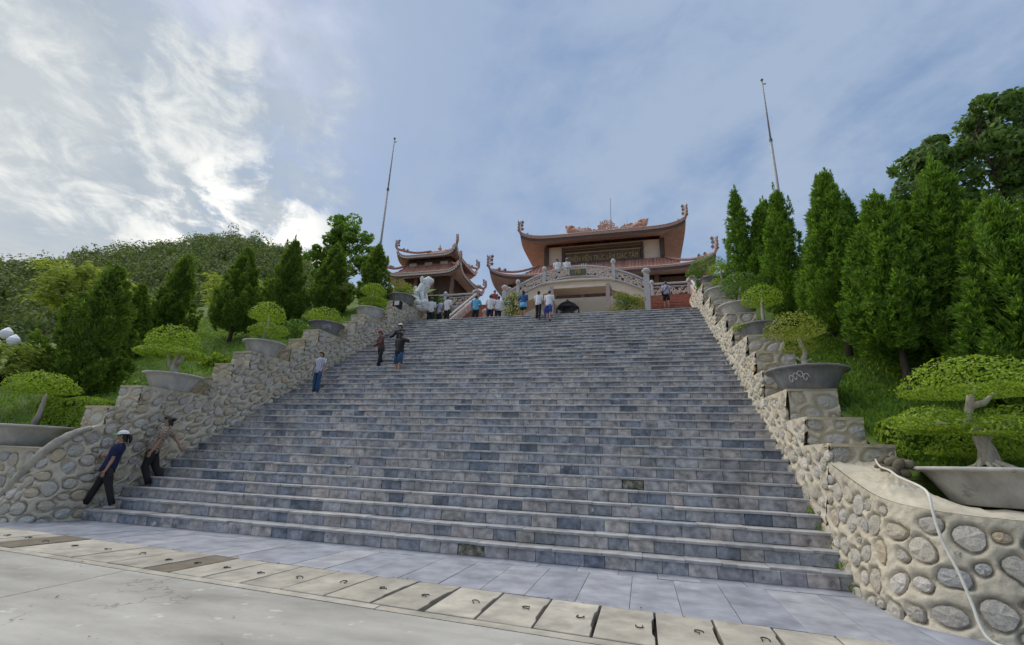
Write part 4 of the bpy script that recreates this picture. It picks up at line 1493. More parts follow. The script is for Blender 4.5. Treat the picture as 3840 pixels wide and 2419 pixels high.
def pot(x, y, z, r, h, label, dark=False, relief_=False, sq=1.0, group='stone bonsai pots along the walls'):
    root = thing('bonsai_pot', label, 'pot', (x, y, z), group=group)
    m = 'pot_dark' if dark else 'pot_stone'
    prof = [(r * .60, 0), (r * .62, .015), (r * .70, h * .32), (r * .80, h * .64), (r * .875, h * .86), (r * .93, h * .885), (r * .99, h * .90), (r * 1.0, h * .95), (r * .985, h), (r * .92, h), (r * .89, h * .97), (r * .86, h * .82)]
    MB().lathe(prof, 40, (0, 0, 0), sq, 1.0).build('bowl', m, root, True)
    rg = random.Random(int(x * 100 + y * 10))
    s = MB()
    ring = [(r * .86 * cos(2 * pi * k / 24) * sq, r * .86 * sin(2 * pi * k / 24), h * .86) for k in range(24)]
    mid = [(r * .5 * cos(2 * pi * k / 24) * sq, r * .5 * sin(2 * pi * k / 24), h * (.93 + rg.uniform(-.01, .03))) for k in range(24)]
    s.add(ring + mid + [(0, 0, h * 1.0)], [(k, (k + 1) % 24, (k + 1) % 24 + 24, k + 24) for k in range(24)] + [(24 + k, 24 + (k + 1) % 24, 48) for k in range(24)])
    s.build('soil', 'soil', root, True)
    if relief_:
        q = MB()
        a0 = relief_
        def on(a, zz):
            rr = r * (.62 + .27 * zz) + .012
            return (rr * cos(a) * sq, rr * sin(a), h * zz)
        for (da, zz, s_) in ((0, .5, 1), (.16, .58, -1), (-.15, .42, 1), (.30, .45, 1)):
            q.tube([on(a0 + da + s_ * .10 * cos(t) * (1 - t / 9), zz + .20 * sin(t) * (1 - t / 9)) for t in np.linspace(0, 6.6, 16)], .012, 5)
        q.build('relief', 'relief_white', root, True)
    return root


def pad(c, rx, ry, rz, n, size, rg, under=.25):
    """clipped dome of leaves"""
    d = unit(rg.normal(size=(n, 3)))
    neg = d[:, 2] < 0
    d[neg, 2] *= under
    ph = rg.uniform(0, 6.28, 4)
    lump = 1 + .06 * np.sin(d[:, 0] * 8 + ph[0]) * np.sin(d[:, 1] * 7 + ph[1]) + .05 * np.sin(d[:, 1] * 11 + d[:, 2] * 9 + ph[2]) + .035 * np.sin(d[:, 0] * 19 + ph[3])
    lump = lump * np.where(rg.random(n) < .05, rg.uniform(1.02, 1.12, n), 1.0)
    rad = np.where(rg.random(n) < .75, rg.uniform(.95, 1.03, n), rg.uniform(.6, .95, n)) * lump
    P = np.asarray(c) + np.array([0, 0, -rz * .6]) + d * rad[:, None] * np.array([rx, ry, rz * 1.6])
    P[:, 2] = np.where(d[:, 2] < 0, c[2] - rz * .6 + d[:, 2] * rz * .8, P[:, 2])
    nrm = unit(d * np.array([1, 1, 1.3]) + rg.normal(0, .55, (n, 3)))
    D = np.cross(nrm, rg.normal(size=(n, 3)))
    return leaf_quads(P, D, size * rg.uniform(.7, 1.3, n), size * .55 * rg.uniform(.8, 1.2, n), rg, nrm)


def bonsai(x, y, z, pads, trunk, label, leaf='bonsai_leaf', size=.06, dens=620, seed=1, roots=False, bark='bark_pale', shoots=0, tr=.06):
    """pads = (dx, dy, dz, rx, ry, rz); trunk = list of polylines with radii"""
    root = thing('bonsai_tree', label, 'bonsai', (x, y, z), group='clipped bonsai trees in the stone pots')
    rg = np.random.default_rng(seed)
    t = MB()
    for pts, rs in trunk:
        t.tube(pts, rs, 9)
    if roots:
        for k in range(11):
            a = 2 * pi * k / 11 + rg.uniform(-.2, .2)
            L = rg.uniform(.26, .46)
            t.tube([(cos(a) * .03, sin(a) * .03, .27), (cos(a) * .09, sin(a) * .09, .13), (cos(a + .15) * L * .6, sin(a + .15) * L * .6, .06), (cos(a) * L, sin(a) * L, .0)], [.03, .036, .028, .010], 6)
    t.v = [tuple(np.array(v) * (1 + .06 * sin(v[2] * 40 + v[0] * 31)) + rg.normal(0, .004, 3)) if v[2] > .02 else v for v in t.v]
    t.build('trunk', bark, root, True)
    for k, (dx, dy, dz, rx, ry, rz) in enumerate(pads):
        n = int(dens * 2.0 * (rx * ry * 3 + rx * rz * 4))
        V, F = pad((0, 0, 0), rx, ry, rz, n, size * .8, rg)
        # thin twigs inside
        link('foliage', np_mesh('foliage', V, F), leaf, root, (dx, dy, dz))
    return root


# pots: x, y, z, radius, height
pot(-2.6, .12, 1.43, 1.12, .46, 'wide grey stone pot on the low wall at the left edge', sq=1.15)
pot(-.47, 1.58, 2.95, .70, .43, 'grey stone pot under the forked bonsai, lowest on the left wall')
pot(-.47, 4.38, 4.53, .67, .46, 'streaked grey pot on the left wall, holding the two tier round bonsai')
pot(-.47, 7.28, 6.08, .70, .44, 'dark pot with pale curls on its side, left wall above the boy', dark=True, relief_=-.9)
pot(-.47, 10.12, 7.60, .70, .48, 'plain pale grey pot above the people in dark clothes on the left wall')
pot(-.47, 12.85, 9.27, .72, .46, 'dark grey pot at the top of the left wall next to the lion', dark=True)
pot(14.86, 3.0, 3.12, .77, .45, 'dark stone pot with a white loop carved on its side, on the right wall', dark=True, relief_=-2.2)
pot(14.86, 6.2, 5.06, .62, .44, 'dark grey pot of the tall stemmed bonsai, third up the right wall', dark=True)
pot(14.86, 8.6, 6.48, .66, .45, 'grey pot just above the tall stemmed bonsai on the right wall')
pot(14.86, 11.3, 8.09, .65, .42, 'pale grey pot second from the top of the right wall')
pot(14.86, 13.1, 9.39, .60, .36, 'dark grey pot highest on the right wall, by the red steps', dark=True)
pot(16.08, .02, 1.16, .97, .47, 'very large grey stone pot on the rounded ledge at the right', sq=1.0)

# left side trees (base = soil level of the pot)
bonsai(-2.6, .12, 1.86, [(-.10, 0, 1.06, .70, .68, .27)], [([(0, 0, 0), (.1, 0, .3), (.1, 0, .8)], [.09, .06, .03])],
       'low bonsai with a broad light green dome at the left edge', size=.085, dens=560, seed=101)
bonsai(-.47, 1.58, 3.36, [(-.30, 0, 1.06, .64, .62, .33), (-.22, -.05, .66, .82, .76, .13), (-1.0, 0, .72, .30, .3, .18)],
       [([(0, 0, 0), (-.04, 0, .15), (-.08, 0, .32), (-.06, 0, .55), (-.14, 0, .9)], [.15, .10, .06, .045, .03]), ([(-.03, 0, .16), (-.24, 0, .28), (-.34, 0, .5), (-.5, 0, .7)], [.06, .045, .04, .025]),
        ([(-.05, 0, .25), (.12, 0, .42), (.16, 0, .68)], [.05, .04, .025])], 'forked bonsai with pale bare stems under a clipped light green dome', size=.075, dens=640, seed=102)
bonsai(-.47, 4.38, 4.97, [(-.10, 0, 1.12, .56, .54, .33), (.12, -.05, .50, .64, .56, .17), (-.5, 0, .25, .13, .13, .12)], [([(-.12, 0, 0), (-.06, 0, .35), (.0, 0, .6), (-.06, 0, 1.0)], [.075, .05, .04, .03])],
       'two tier bonsai with a bright round top above a flat pad', size=.07, dens=680, seed=103)
bonsai(-.47, 7.28, 6.5, [(-.12, 0, .40, .72, .66, .30)], [([(0, 0, 0), (0, 0, .4)], [.08, .05])], 'low wide bonsai dome right on the rim of the dark curled pot', leaf='bonsai_leaf', size=.07, dens=620, seed=104)
bonsai(-.47, 10.12, 8.06, [(.05, 0, 1.05, .58, .55, .26), (.18, 0, .50, .62, .58, .12), (.15, 0, .22, .60, .55, .12)], [([(0, 0, 0), (.05, 0, .5), (.05, 0, 1.0)], [.08, .05, .03])],
       'three layer bonsai with a round top, high on the left wall', size=.075, dens=620, seed=105)
bonsai(-.47, 12.85, 9.72, [(-.45, .3, .75, .55, .5, .40), (.15, .2, .55, .45, .4, .3)], [([(0, 0, 0), (-.2, .1, .3), (-.35, .2, .7)], [.07, .05, .03])],
       'loose brownish olive bonsai at the top of the left wall beside the lion', leaf='bonsai_olive', size=.085, dens=420, seed=106)
# right side trees
bonsai(15.92, .0, 1.57, [(.02, .0, 1.26, .78, .74, .29), (-.50, .05, .70, .46, .44, .17), (.50, .1, .72, .50, .5, .19), (.08, -.30, .58, .42, .34, .13), (-.1, .45, .68, .55, .4, .18), (.35, .55, .40, .7, .4, .22)],
       [([(0, 0, .10), (0, 0, .30), (-.05, 0, .50), (-.12, .02, .72), (-.05, .02, .92), (.02, 0, 1.15)], [.125, .088, .072, .058, .045, .028]), ([(-.02, 0, .40), (.16, 0, .56), (.40, .05, .66)], [.07, .045, .025]),
        ([(-.1, 0, .62), (-.3, 0, .62), (-.5, 0, .68)], [.045, .03, .018]), ([(-.06, 0, .85), (.12, 0, .98), (.3, 0, 1.08)], [.04, .03, .018]), ([(-.06, 0, .55), (.0, -.2, .56)], [.04, .02])],
       'big bonsai with spreading roots and layered bright foliage, nearest on the right', size=.062, dens=800, seed=107, roots=True)
bonsai(14.86, 3.0, 3.53, [(-.12, 0, 1.02, .56, .54, .28), (-.06, 0, .60, .34, .32, .18)],
       [([(0, 0, 0), (.02, 0, .14), (-.02, 0, .28), (.04, 0, .42), (-.05, 0, .7)], [.12, .07, .055, .05, .03]), ([(.0, 0, .22), (.16, 0, .3)], [.04, .02]), ([(0, 0, .2), (-.14, 0, .32)], [.035, .02])],
       'bonsai with an olive round head on a short knotted stem, second on the right', leaf='bonsai_olive', size=.055, dens=760, seed=108)
bonsai(14.86, 6.2, 5.46, [(.13, 0, .96, .55, .53, .30), (-.38, -.1, .02, .36, .3, .10)], [([(.12, 0, 0), (.12, 0, .45), (.15, 0, .9)], [.06, .05, .03])], 'tall stemmed bonsai with one rounded head, third on the right', leaf='bonsai_leaf', size=.06, dens=680, seed=109)
bonsai(14.86, 8.6, 6.88, [(.16, 0, .92, .68, .62, .30), (.0, 0, .55, .4, .38, .16)], [([(0, 0, 0), (.1, 0, .5), (.15, 0, .8)], [.07, .05, .03])], 'wide darker dome bonsai, fourth up the right wall', leaf='bonsai_dark', size=.065, dens=640, seed=110)
bonsai(14.86, 11.3, 8.47, [(.05, 0, 1.05, .50, .48, .25), (-.05, 0, .5, .34, .3, .12)], [([(0, 0, 0), (.05, 0, .6), (.05, 0, .95)], [.06, .045, .03])], 'small pale green dome bonsai second from the top on the right', leaf='bonsai_leaf', size=.065, dens=620, seed=111)
bonsai(14.86, 13.1, 9.71, [(-.15, 0, .85, .78, .6, .30), (-.75, 0, .45, .4, .38, .18)], [([(0, 0, 0), (-.05, 0, .5), (-.15, 0, .8)], [.06, .045, .03])], 'dark spreading bonsai at the very top of the right wall', leaf='bonsai_dark', size=.075, dens=560, seed=112)


def hedge(name, x0, x1, y0, y1, z0, z1, leaf, label, seed, n=5200, size=.075):
    rg = np.random.default_rng(seed)
    root = thing(name, label, 'hedge', ((x0 + x1) / 2, (y0 + y1) / 2, z0))
    c = np.array([(x0 + x1) / 2, (y0 + y1) / 2, (z0 + z1) / 2])
    hlf = np.array([(x1 - x0) / 2, (y1 - y0) / 2, (z1 - z0) / 2])
    d = rg.uniform(-1, 1, (n, 3))
    ax = rg.choice(3, n, p=[.22, .33, .45])
    sgn = np.where(rg.random(n) < .5, -1, 1)
    sgn = np.where(ax == 2, 1, sgn)
    d[np.arange(n), ax] = sgn * rg.uniform(.86, 1.04, n)
    p = 4.5
    d = d / np.maximum((np.abs(d) ** p).sum(1) ** (1 / p), .75)[:, None]
    P = d * hlf + np.array([0, 0, hlf[2]]) + .03 * np.sin(d[:, [1, 2, 0]] * 7)
    nrm = unit(d ** 3 + rg.normal(0, .5, (n, 3)))
    V, F = leaf_quads(P, np.cross(nrm, rg.normal(size=(n, 3))), size * rg.uniform(.7, 1.3, n), size * .55, rg, nrm)
    link('foliage', np_mesh('foliage', V, F), leaf, root)
    m = MB()
    for k in range(9):
        x = -hlf[0] * .8 + hlf[0] * 1.6 * k / 8
        m.tube([(x, 0, -.1), (x + .05, 0, hlf[2] * 1.2)], [.02, .01], 5)
    m.build('stems', 'bark_dark', root)
    return root


hedge('clipped_hedge', -3.2, -.85, .25, 1.0, 1.45, 2.62, 'bonsai_leaf', 'clipped box hedge behind the pot at the lower left', 121, 9000, .085)
hedge('clipped_hedge', 15.3, 16.7, .95, 1.75, 1.45, 2.42, 'bonsai_leaf', 'low yellow green hedge behind the big right pot', 122, 4600)
hedge('clipped_hedge', 16.5, 18.6, .9, 1.9, 1.45, 2.45, 'bonsai_leaf', 'low hedge at the right edge behind the large pot', 123, 5200)

# dark cobbles beside the big pot
for k in range(12):
    cu, cv, cl = (k % 2) + random.uniform(-.2, .2), (k // 2) % 3 + random.uniform(-.15, .15), k // 6
    o = MB().ball((0, 0, 0), .075 + .03 * random.random(), 9, 6, .062).build('cobble', 'dark_cobble', None, True, (14.90 + .13 * cu + .05 * cl, .22 + .16 * cv, 1.545 + .03 * cv + .105 * cl))
    o.rotation_euler = (random.random(), random.random(), random.random() * 6)
    tag(o, 'round dark cobble heaped between the hedge and the large pot', 'cobble', 'dark cobbles piled beside the big pot')

# white hose hanging over the right ledge
hz = MB()
hp = [(14.98, .84, 1.70), (14.90, .70, 1.725), (14.80, .35, 1.62), (14.70, -.15, 1.56), (14.60, -.60, 1.475), (14.56, -1.10, 1.385), (14.50, -1.40, 1.30), (14.46, -1.50, 1.12), (14.46, -1.56, .85), (14.50, -1.66, .55), (14.51, -1.74, .30), (14.50, -1.82, .12), (14.53, -1.9, .03), (14.66, -1.99, .016), (14.95, -2.1, .016), (15.4, -2.2, .016)]
hp = [Vector(p) for p in hp]
fine_ = []
for i in range(len(hp) - 1):
    p0, p1, p2, p3 = hp[max(i - 1, 0)], hp[i], hp[i + 1], hp[min(i + 2, len(hp) - 1)]
    for q in range(5):
        f = q / 5
        fine_.append(.5 * ((2 * p1) + (p2 - p0) * f + (2 * p0 - 5 * p1 + 4 * p2 - p3) * f * f + (3 * p1 - p0 - 3 * p2 + p3) * f ** 3))
hz.tube(fine_, .0145, 8)
tag(hz.build('garden_hose', 'hose_plastic', None, True), 'white garden hose hanging over the right stone ledge down to the pavement', 'hose')

# ------------------------------------------------------------------ red steps and bridge
def red_steps(x0, x1, label):
    root = thing('brick_steps', label, 'steps', ((x0 + x1) / 2, 15.6, PL), group='red brick steps up to the temple court')
    n = 17
    ris = (CT - PL) / n
    gg = 5.0 / n
    me = MB().bevbox(x0 - (x0 + x1) / 2 + .002, x1 - (x0 + x1) / 2 - .002, 0, gg + .4, 0, ris, .015).mesh('step')
    me.materials.append(MATS['red_brick'])
    for k in range(n):
        link('step', me, None, root, (0, k * gg, k * ris))
    return root


red_steps(1.0, 3.1, 'red brick steps climbing left of the bridge')
red_steps(12.35, 14.7, 'red brick steps climbing right of the bridge, one visitor on them')


def curls(m, P, du, dv, L, H, rg, n, r=(.07, .12), tr=.02):
    """openwork scrollwork filling a panel with origin P, along du, up dv"""
    P, du, dv = Vector(P), Vector(du).normalized(), Vector(dv).normalized()
    for k in range(n):
        u, v = (k + rg.uniform(.2, .8)) / n * L, rg.uniform(.14, .86) * H
        R = rg.uniform(*r)
        a0 = rg.uniform(0, 6.28)
        s_ = rg.choice((-1, 1))
        pts = [P + du * (u + cos(a0 + s_ * t) * R * (1 - t / 8.5)) + dv * min(max(v + sin(a0 + s_ * t) * R * (1 - t / 8.5), .03), H - .03) for t in np.linspace(0, 5.6, 9)]
        m.tube(pts, tr, 4)


def bulb_post(root, x, y, z0, z1, w, m='grey_granite', name='post'):
    q = MB().box(x - w / 2, x + w / 2, y - w / 2, y + w / 2, z0, z1 - .42)
    q.lathe([(w * .55, 0), (w * .35, .06), (w * .45, .10), (w * .78, .20), (w * .80, .28), (w * .55, .36), (w * .15, .42)], 10, (x, y, z1 - .42))
    place(q.build(name, m), root)


rg = random.Random(3)
br = thing('arched_bridge', 'arched cream bridge with carved railing in front of the temple', 'bridge', (8.3, 17, PL))
zr = lambda x: 12.66 - .08 * (x - 8.3) ** 2
X0, X1 = 4.0, 12.05
xsb = np.linspace(X0, X1, 41)
lo = [(11.45 if 6.75 < x < 10.05 else zr(x) - 1.30) for x in xsb]
deck = MB()
poly = [(x, zr(x) - .70) for x in xsb] + [(x, z) for x, z in reversed(list(zip(xsb, lo)))]
for i in range(len(xsb) - 1):
    deck.prism([(xsb[i], zr(xsb[i]) - .70), (xsb[i + 1], zr(xsb[i + 1]) - .70), (xsb[i + 1], min(lo[i + 1], zr(xsb[i + 1]) - .8)), (xsb[i], min(lo[i], zr(xsb[i]) - .8))], 17.06, 18.5)
place(deck.build('deck', 'cream_wall'), br)
mo = MB()
for dz, rr_ in ((-.66, .06), (-.02, .055), (-.16, .03)):
    pts = [(x, 17.0 if dz != -.66 else 16.98, zr(x) + dz) for x in xsb]
    mo.tube(pts, rr_, 7)
place(mo.build('rail', 'grey_granite'), br)
mo2 = MB()
mo2.tube([(x, 16.98, 11.78 - .02 * (x - 8.4) ** 2) for x in np.linspace(6.4, 10.4, 14)], .07, 6)
place(mo2.build('cornice', 'carved_cream'), br)
cw = MB()
for i in range(0, 40):
    xa, xb_ = xsb[i], xsb[i + 1]
    if 7.78 < (xa + xb_) / 2 < 8.86:
        continue
    curls(cw, (xa, 17.0, zr(xa) - .60), (xb_ - xa, 0, zr(xb_) - zr(xa)), (0, 0, 1), xb_ - xa, .44, rg, 6, (.05, .10), .024)
place(tag(cw.build('scrollwork', 'carved_cream'), kind='stuff'), br)
for (x, z1) in ((4.75, 12.05), (6.33, 12.78), (10.33, 12.95)):
    bulb_post(br, x, 17.0, zr(x) - .75, max(z1, zr(x) + .35), .18)
bulb_post(br, 12.1, 16.95, PL, 12.2, .30, name='end_post')
bulb_post(br, 3.95, 17.0, PL, 11.75, .26, name='end_post')
for x in (6.80, 9.99):
    place(MB().box(x - .11, x + .11, 16.95, 17.2, PL, 11.45).build('pillar', 'pink_granite'), br)
place(MB().box(6.91, 9.88, 16.96, 17.1, 11.30, 11.46).build('lintel', 'cream_wall'), br)
place(MB().box(3.3, 12.2, 19.75, 19.99, PL, 11.6).build('back_wall', 'portal_wall'), br)
for x in (6.3, 10.35):
    place(MB().box(x, x + .15, 17.3, 19.75, PL, 11.4).build('side_wall', 'portal_wall'), br)
place(MB().box(7.80, 8.84, 16.93, 17.0, 12.0, 12.46).build('plaque_frame', 'carved_cream'), br)
place(MB().box(7.84, 8.80, 16.90, 16.93, 12.03, 12.43).build('plaque', 'plaque_green'), br)


def text(body, size, loc, rot, m, root, name='lettering', align='CENTER', ext=.012, sx=1.0):
    c = bpy.data.curves.new(name, 'FONT')
    c.body = body
    c.size = size
    c.extrude = ext
    c.align_x = align
    c.align_y = 'CENTER'
    c.materials.append(MATS[m])
    tmp = bpy.data.objects.new('tmp_text', c)
    COL.objects.link(tmp)
    bpy.context.view_layer.update()
    me = bpy.data.meshes.new_from_object(tmp.evaluated_get(bpy.context.evaluated_depsgraph_get()))
    bpy.data.objects.remove(tmp)
    X = [v.co.x for v in me.vertices]
    k = (sx / (max(X) - min(X))) if sx > 1.01 else 1.0       # sx > 1: fit to this width
    o = link(name, me, m)
    o.location = loc
    o.rotation_euler = rot
    o.scale = (k, 1, 1)
    place(o, root)
    return o


text('\u79aa', .40, (8.32, 16.885, 12.23), (pi / 2, 0, 0), 'gold_paint', br)

# sloping balustrades of the red steps
def slope_bal(x, y0, y1, z0, z1, label, w=.12, h=.85):
    root = thing('step_balustrade', label, 'balustrade', (x, y0, z0))
    a, b = z0, z1
    place(MB().prism([(y0, a - .15), (y1, b - .15), (y1, b + h * .72), (y0, a + h * .72)], x - w / 2, x + w / 2, axis='x').build('panel', 'carved_cream'), root)
    place(MB().tube([(x, y0, a + h), (x, y1, b + h)], .075, 8).build('handrail', 'grey_granite'), root)
    m = MB()
    dv = Vector((0, 0, 1))
    for sgn in (-1, 1):
        curls(m, (x + sgn * (w / 2 + .005), y0, a + .05), (0, y1 - y0, b - a), dv, (Vector((0, y1 - y0, b - a))).length, h * .6, rg, 46, (.06, .11), .022)
    place(tag(m.build('scrollwork', 'ornament'), kind='stuff'), root)
    bulb_post(root, x, y0 - .12, PL, z0 + h + .5, .24, 'pink_granite')
    bulb_post(root, x, y1 + .12, PL, z1 + h + .4, .22, 'pink_granite')


slope_bal(.90, 15.7, 20.4, PL + .1, CT, 'sloping carved balustrade left of the left red steps')
slope_bal(3.22, 15.9, 20.4, PL + .1, CT, 'sloping carved balustrade between the left red steps and the bridge')
slope_bal(14.85, 15.2, 20.4, PL + .1, CT, 'sloping pinkish balustrade beside the right red steps', .2)


def flat_bal(x0, x1, y, z, label):
    root = thing('court_balustrade', label, 'balustrade', ((x0 + x1) / 2, y, z))
    place(MB().tube([(x0, y, z + .92), (x1, y, z + .92)], .07, 8).tube([(x0, y, z + .70), (x1, y, z + .70)], .035, 6).box(x0, x1, y - .06, y + .06, z, z + .1).build('handrail', 'grey_granite'), root)
    m = MB()
    curls(m, (x0, y, z + .1), (1, 0, 0), (0, 0, 1), x1 - x0, .58, rg, int((x1 - x0) * 22), (.06, .12), .025)
    place(tag(m.build('scrollwork', 'carved_cream'), kind='stuff'), root)
    n = max(1, int((x1 - x0) / 1.6))
    for k in range(n + 1):
        bulb_post(root, x0 + (x1 - x0) * k / n, y, z, z + 1.2, .18)


flat_bal(-3.6, .7, 20.5, CT, 'level carved balustrade above the landing left of the steps')
flat_bal(12.5, 14.7, 20.75, CT, 'level carved balustrade at the head of the right red steps')
flat_bal(15.0, 17.2, 20.5, CT, 'level carved balustrade right of the right red steps')

# urn under the bridge
ur = thing('incense_burner', 'dark bronze incense burner standing under the bridge', 'incense burner', (7.55, 18.2, PL))
MB().lathe([(.42, .9), (.5, 1.0), (.56, 1.25), (.5, 1.5), (.44, 1.62), (.52, 1.68), (.50, 1.74)], 20).build('bowl', 'bronze', ur, True)
for k in range(3):
    a = 2 * pi * k / 3 + .5
    MB().tube([(cos(a) * .36, sin(a) * .36, 1.0), (cos(a) * .46, sin(a) * .46, .5), (cos(a) * .42, sin(a) * .42, 0)], [.09, .07, .09], 8).build('leg', 'bronze', ur, True)
for sgn in (-1, 1):
    MB().tube([(sgn * .5, 0, 1.6), (sgn * .66, 0, 1.8), (sgn * .64, 0, 2.1), (sgn * .5, 0, 2.25)], [.05, .05, .045, .03], 7).build('handle', 'bronze', ur, True)
MB().lathe([(.60, 2.05), (.62, 2.12), (.5, 2.3), (.25, 2.45), (.06, 2.62), (.0, 2.68)], 20).build('canopy', 'bronze', ur, True)
for k in range(4):
    a = pi / 4 + k * pi / 2
    MB().tube([(cos(a) * .42, sin(a) * .42, 1.7), (cos(a) * .45, sin(a) * .45, 2.1)], .03, 6).build('canopy_post', 'bronze', ur)


def topiary(x, y, z, pads, label, seed, flowers=False):
    root = thing('topiary_shrub', label, 'shrub', (x, y, z), group='cloud clipped shrubs at the bridge')
    rg = np.random.default_rng(seed)
    t = MB().tube([(0, 0, 0), (.1, 0, .5), (0, 0, 1.0), (.1, 0, 1.6)], [.08, .06, .05, .03], 7)
    for (dx, dy, dz, rx, rz) in pads:
        t.tube([(0, 0, dz * .6), (dx, dy, dz)], [.04, .02], 5)
        V, F = pad((0, 0, 0), rx, rx * .8, rz, int(900 * rx * rx + 260), .085, rg, .5)
        link('foliage', np_mesh('foliage', V, F), 'bonsai_dark' if rg.random() < .4 else 'bonsai_olive', root, (dx, dy, dz))
    t.build('trunk', 'bark_dark', root, True)
    if flowers:
        f = MB()
        for k in range(26):
            f.ball((rg.uniform(-.6, .6), rg.uniform(-.6, -.3), rg.uniform(.7, 2.0)), .035, 6, 4)
        tag(f.build('flowers', 'white_flower', root), kind='stuff')


topiary(4.9, 15.5, PL, [(-.3, 0, .8, .42, .2), (.3, -.1, .9, .45, .22), (-.1, 0, 1.3, .5, .22), (.35, 0, 1.6, .4, .2), (-.35, 0, 1.75, .36, .2), (.05, 0, 2.05, .36, .18)], 'clipped green shrub with white flowers left of the bridge opening', 131, True)
topiary(11.0, 15.5, PL, [(-.45, 0, 1.0, .5, .22), (.4, -.1, 1.05, .5, .24), (0, 0, 1.35, .6, .22), (.5, 0, 1.5, .45, .2), (-.25, 0, 1.72, .42, .18)], 'clipped dark green shrub right of the bridge opening', 132)

# ------------------------------------------------------------------ temple buildings
def eave_z(s, ze, lift):
    return ze + lift * abs(s) ** 8.0


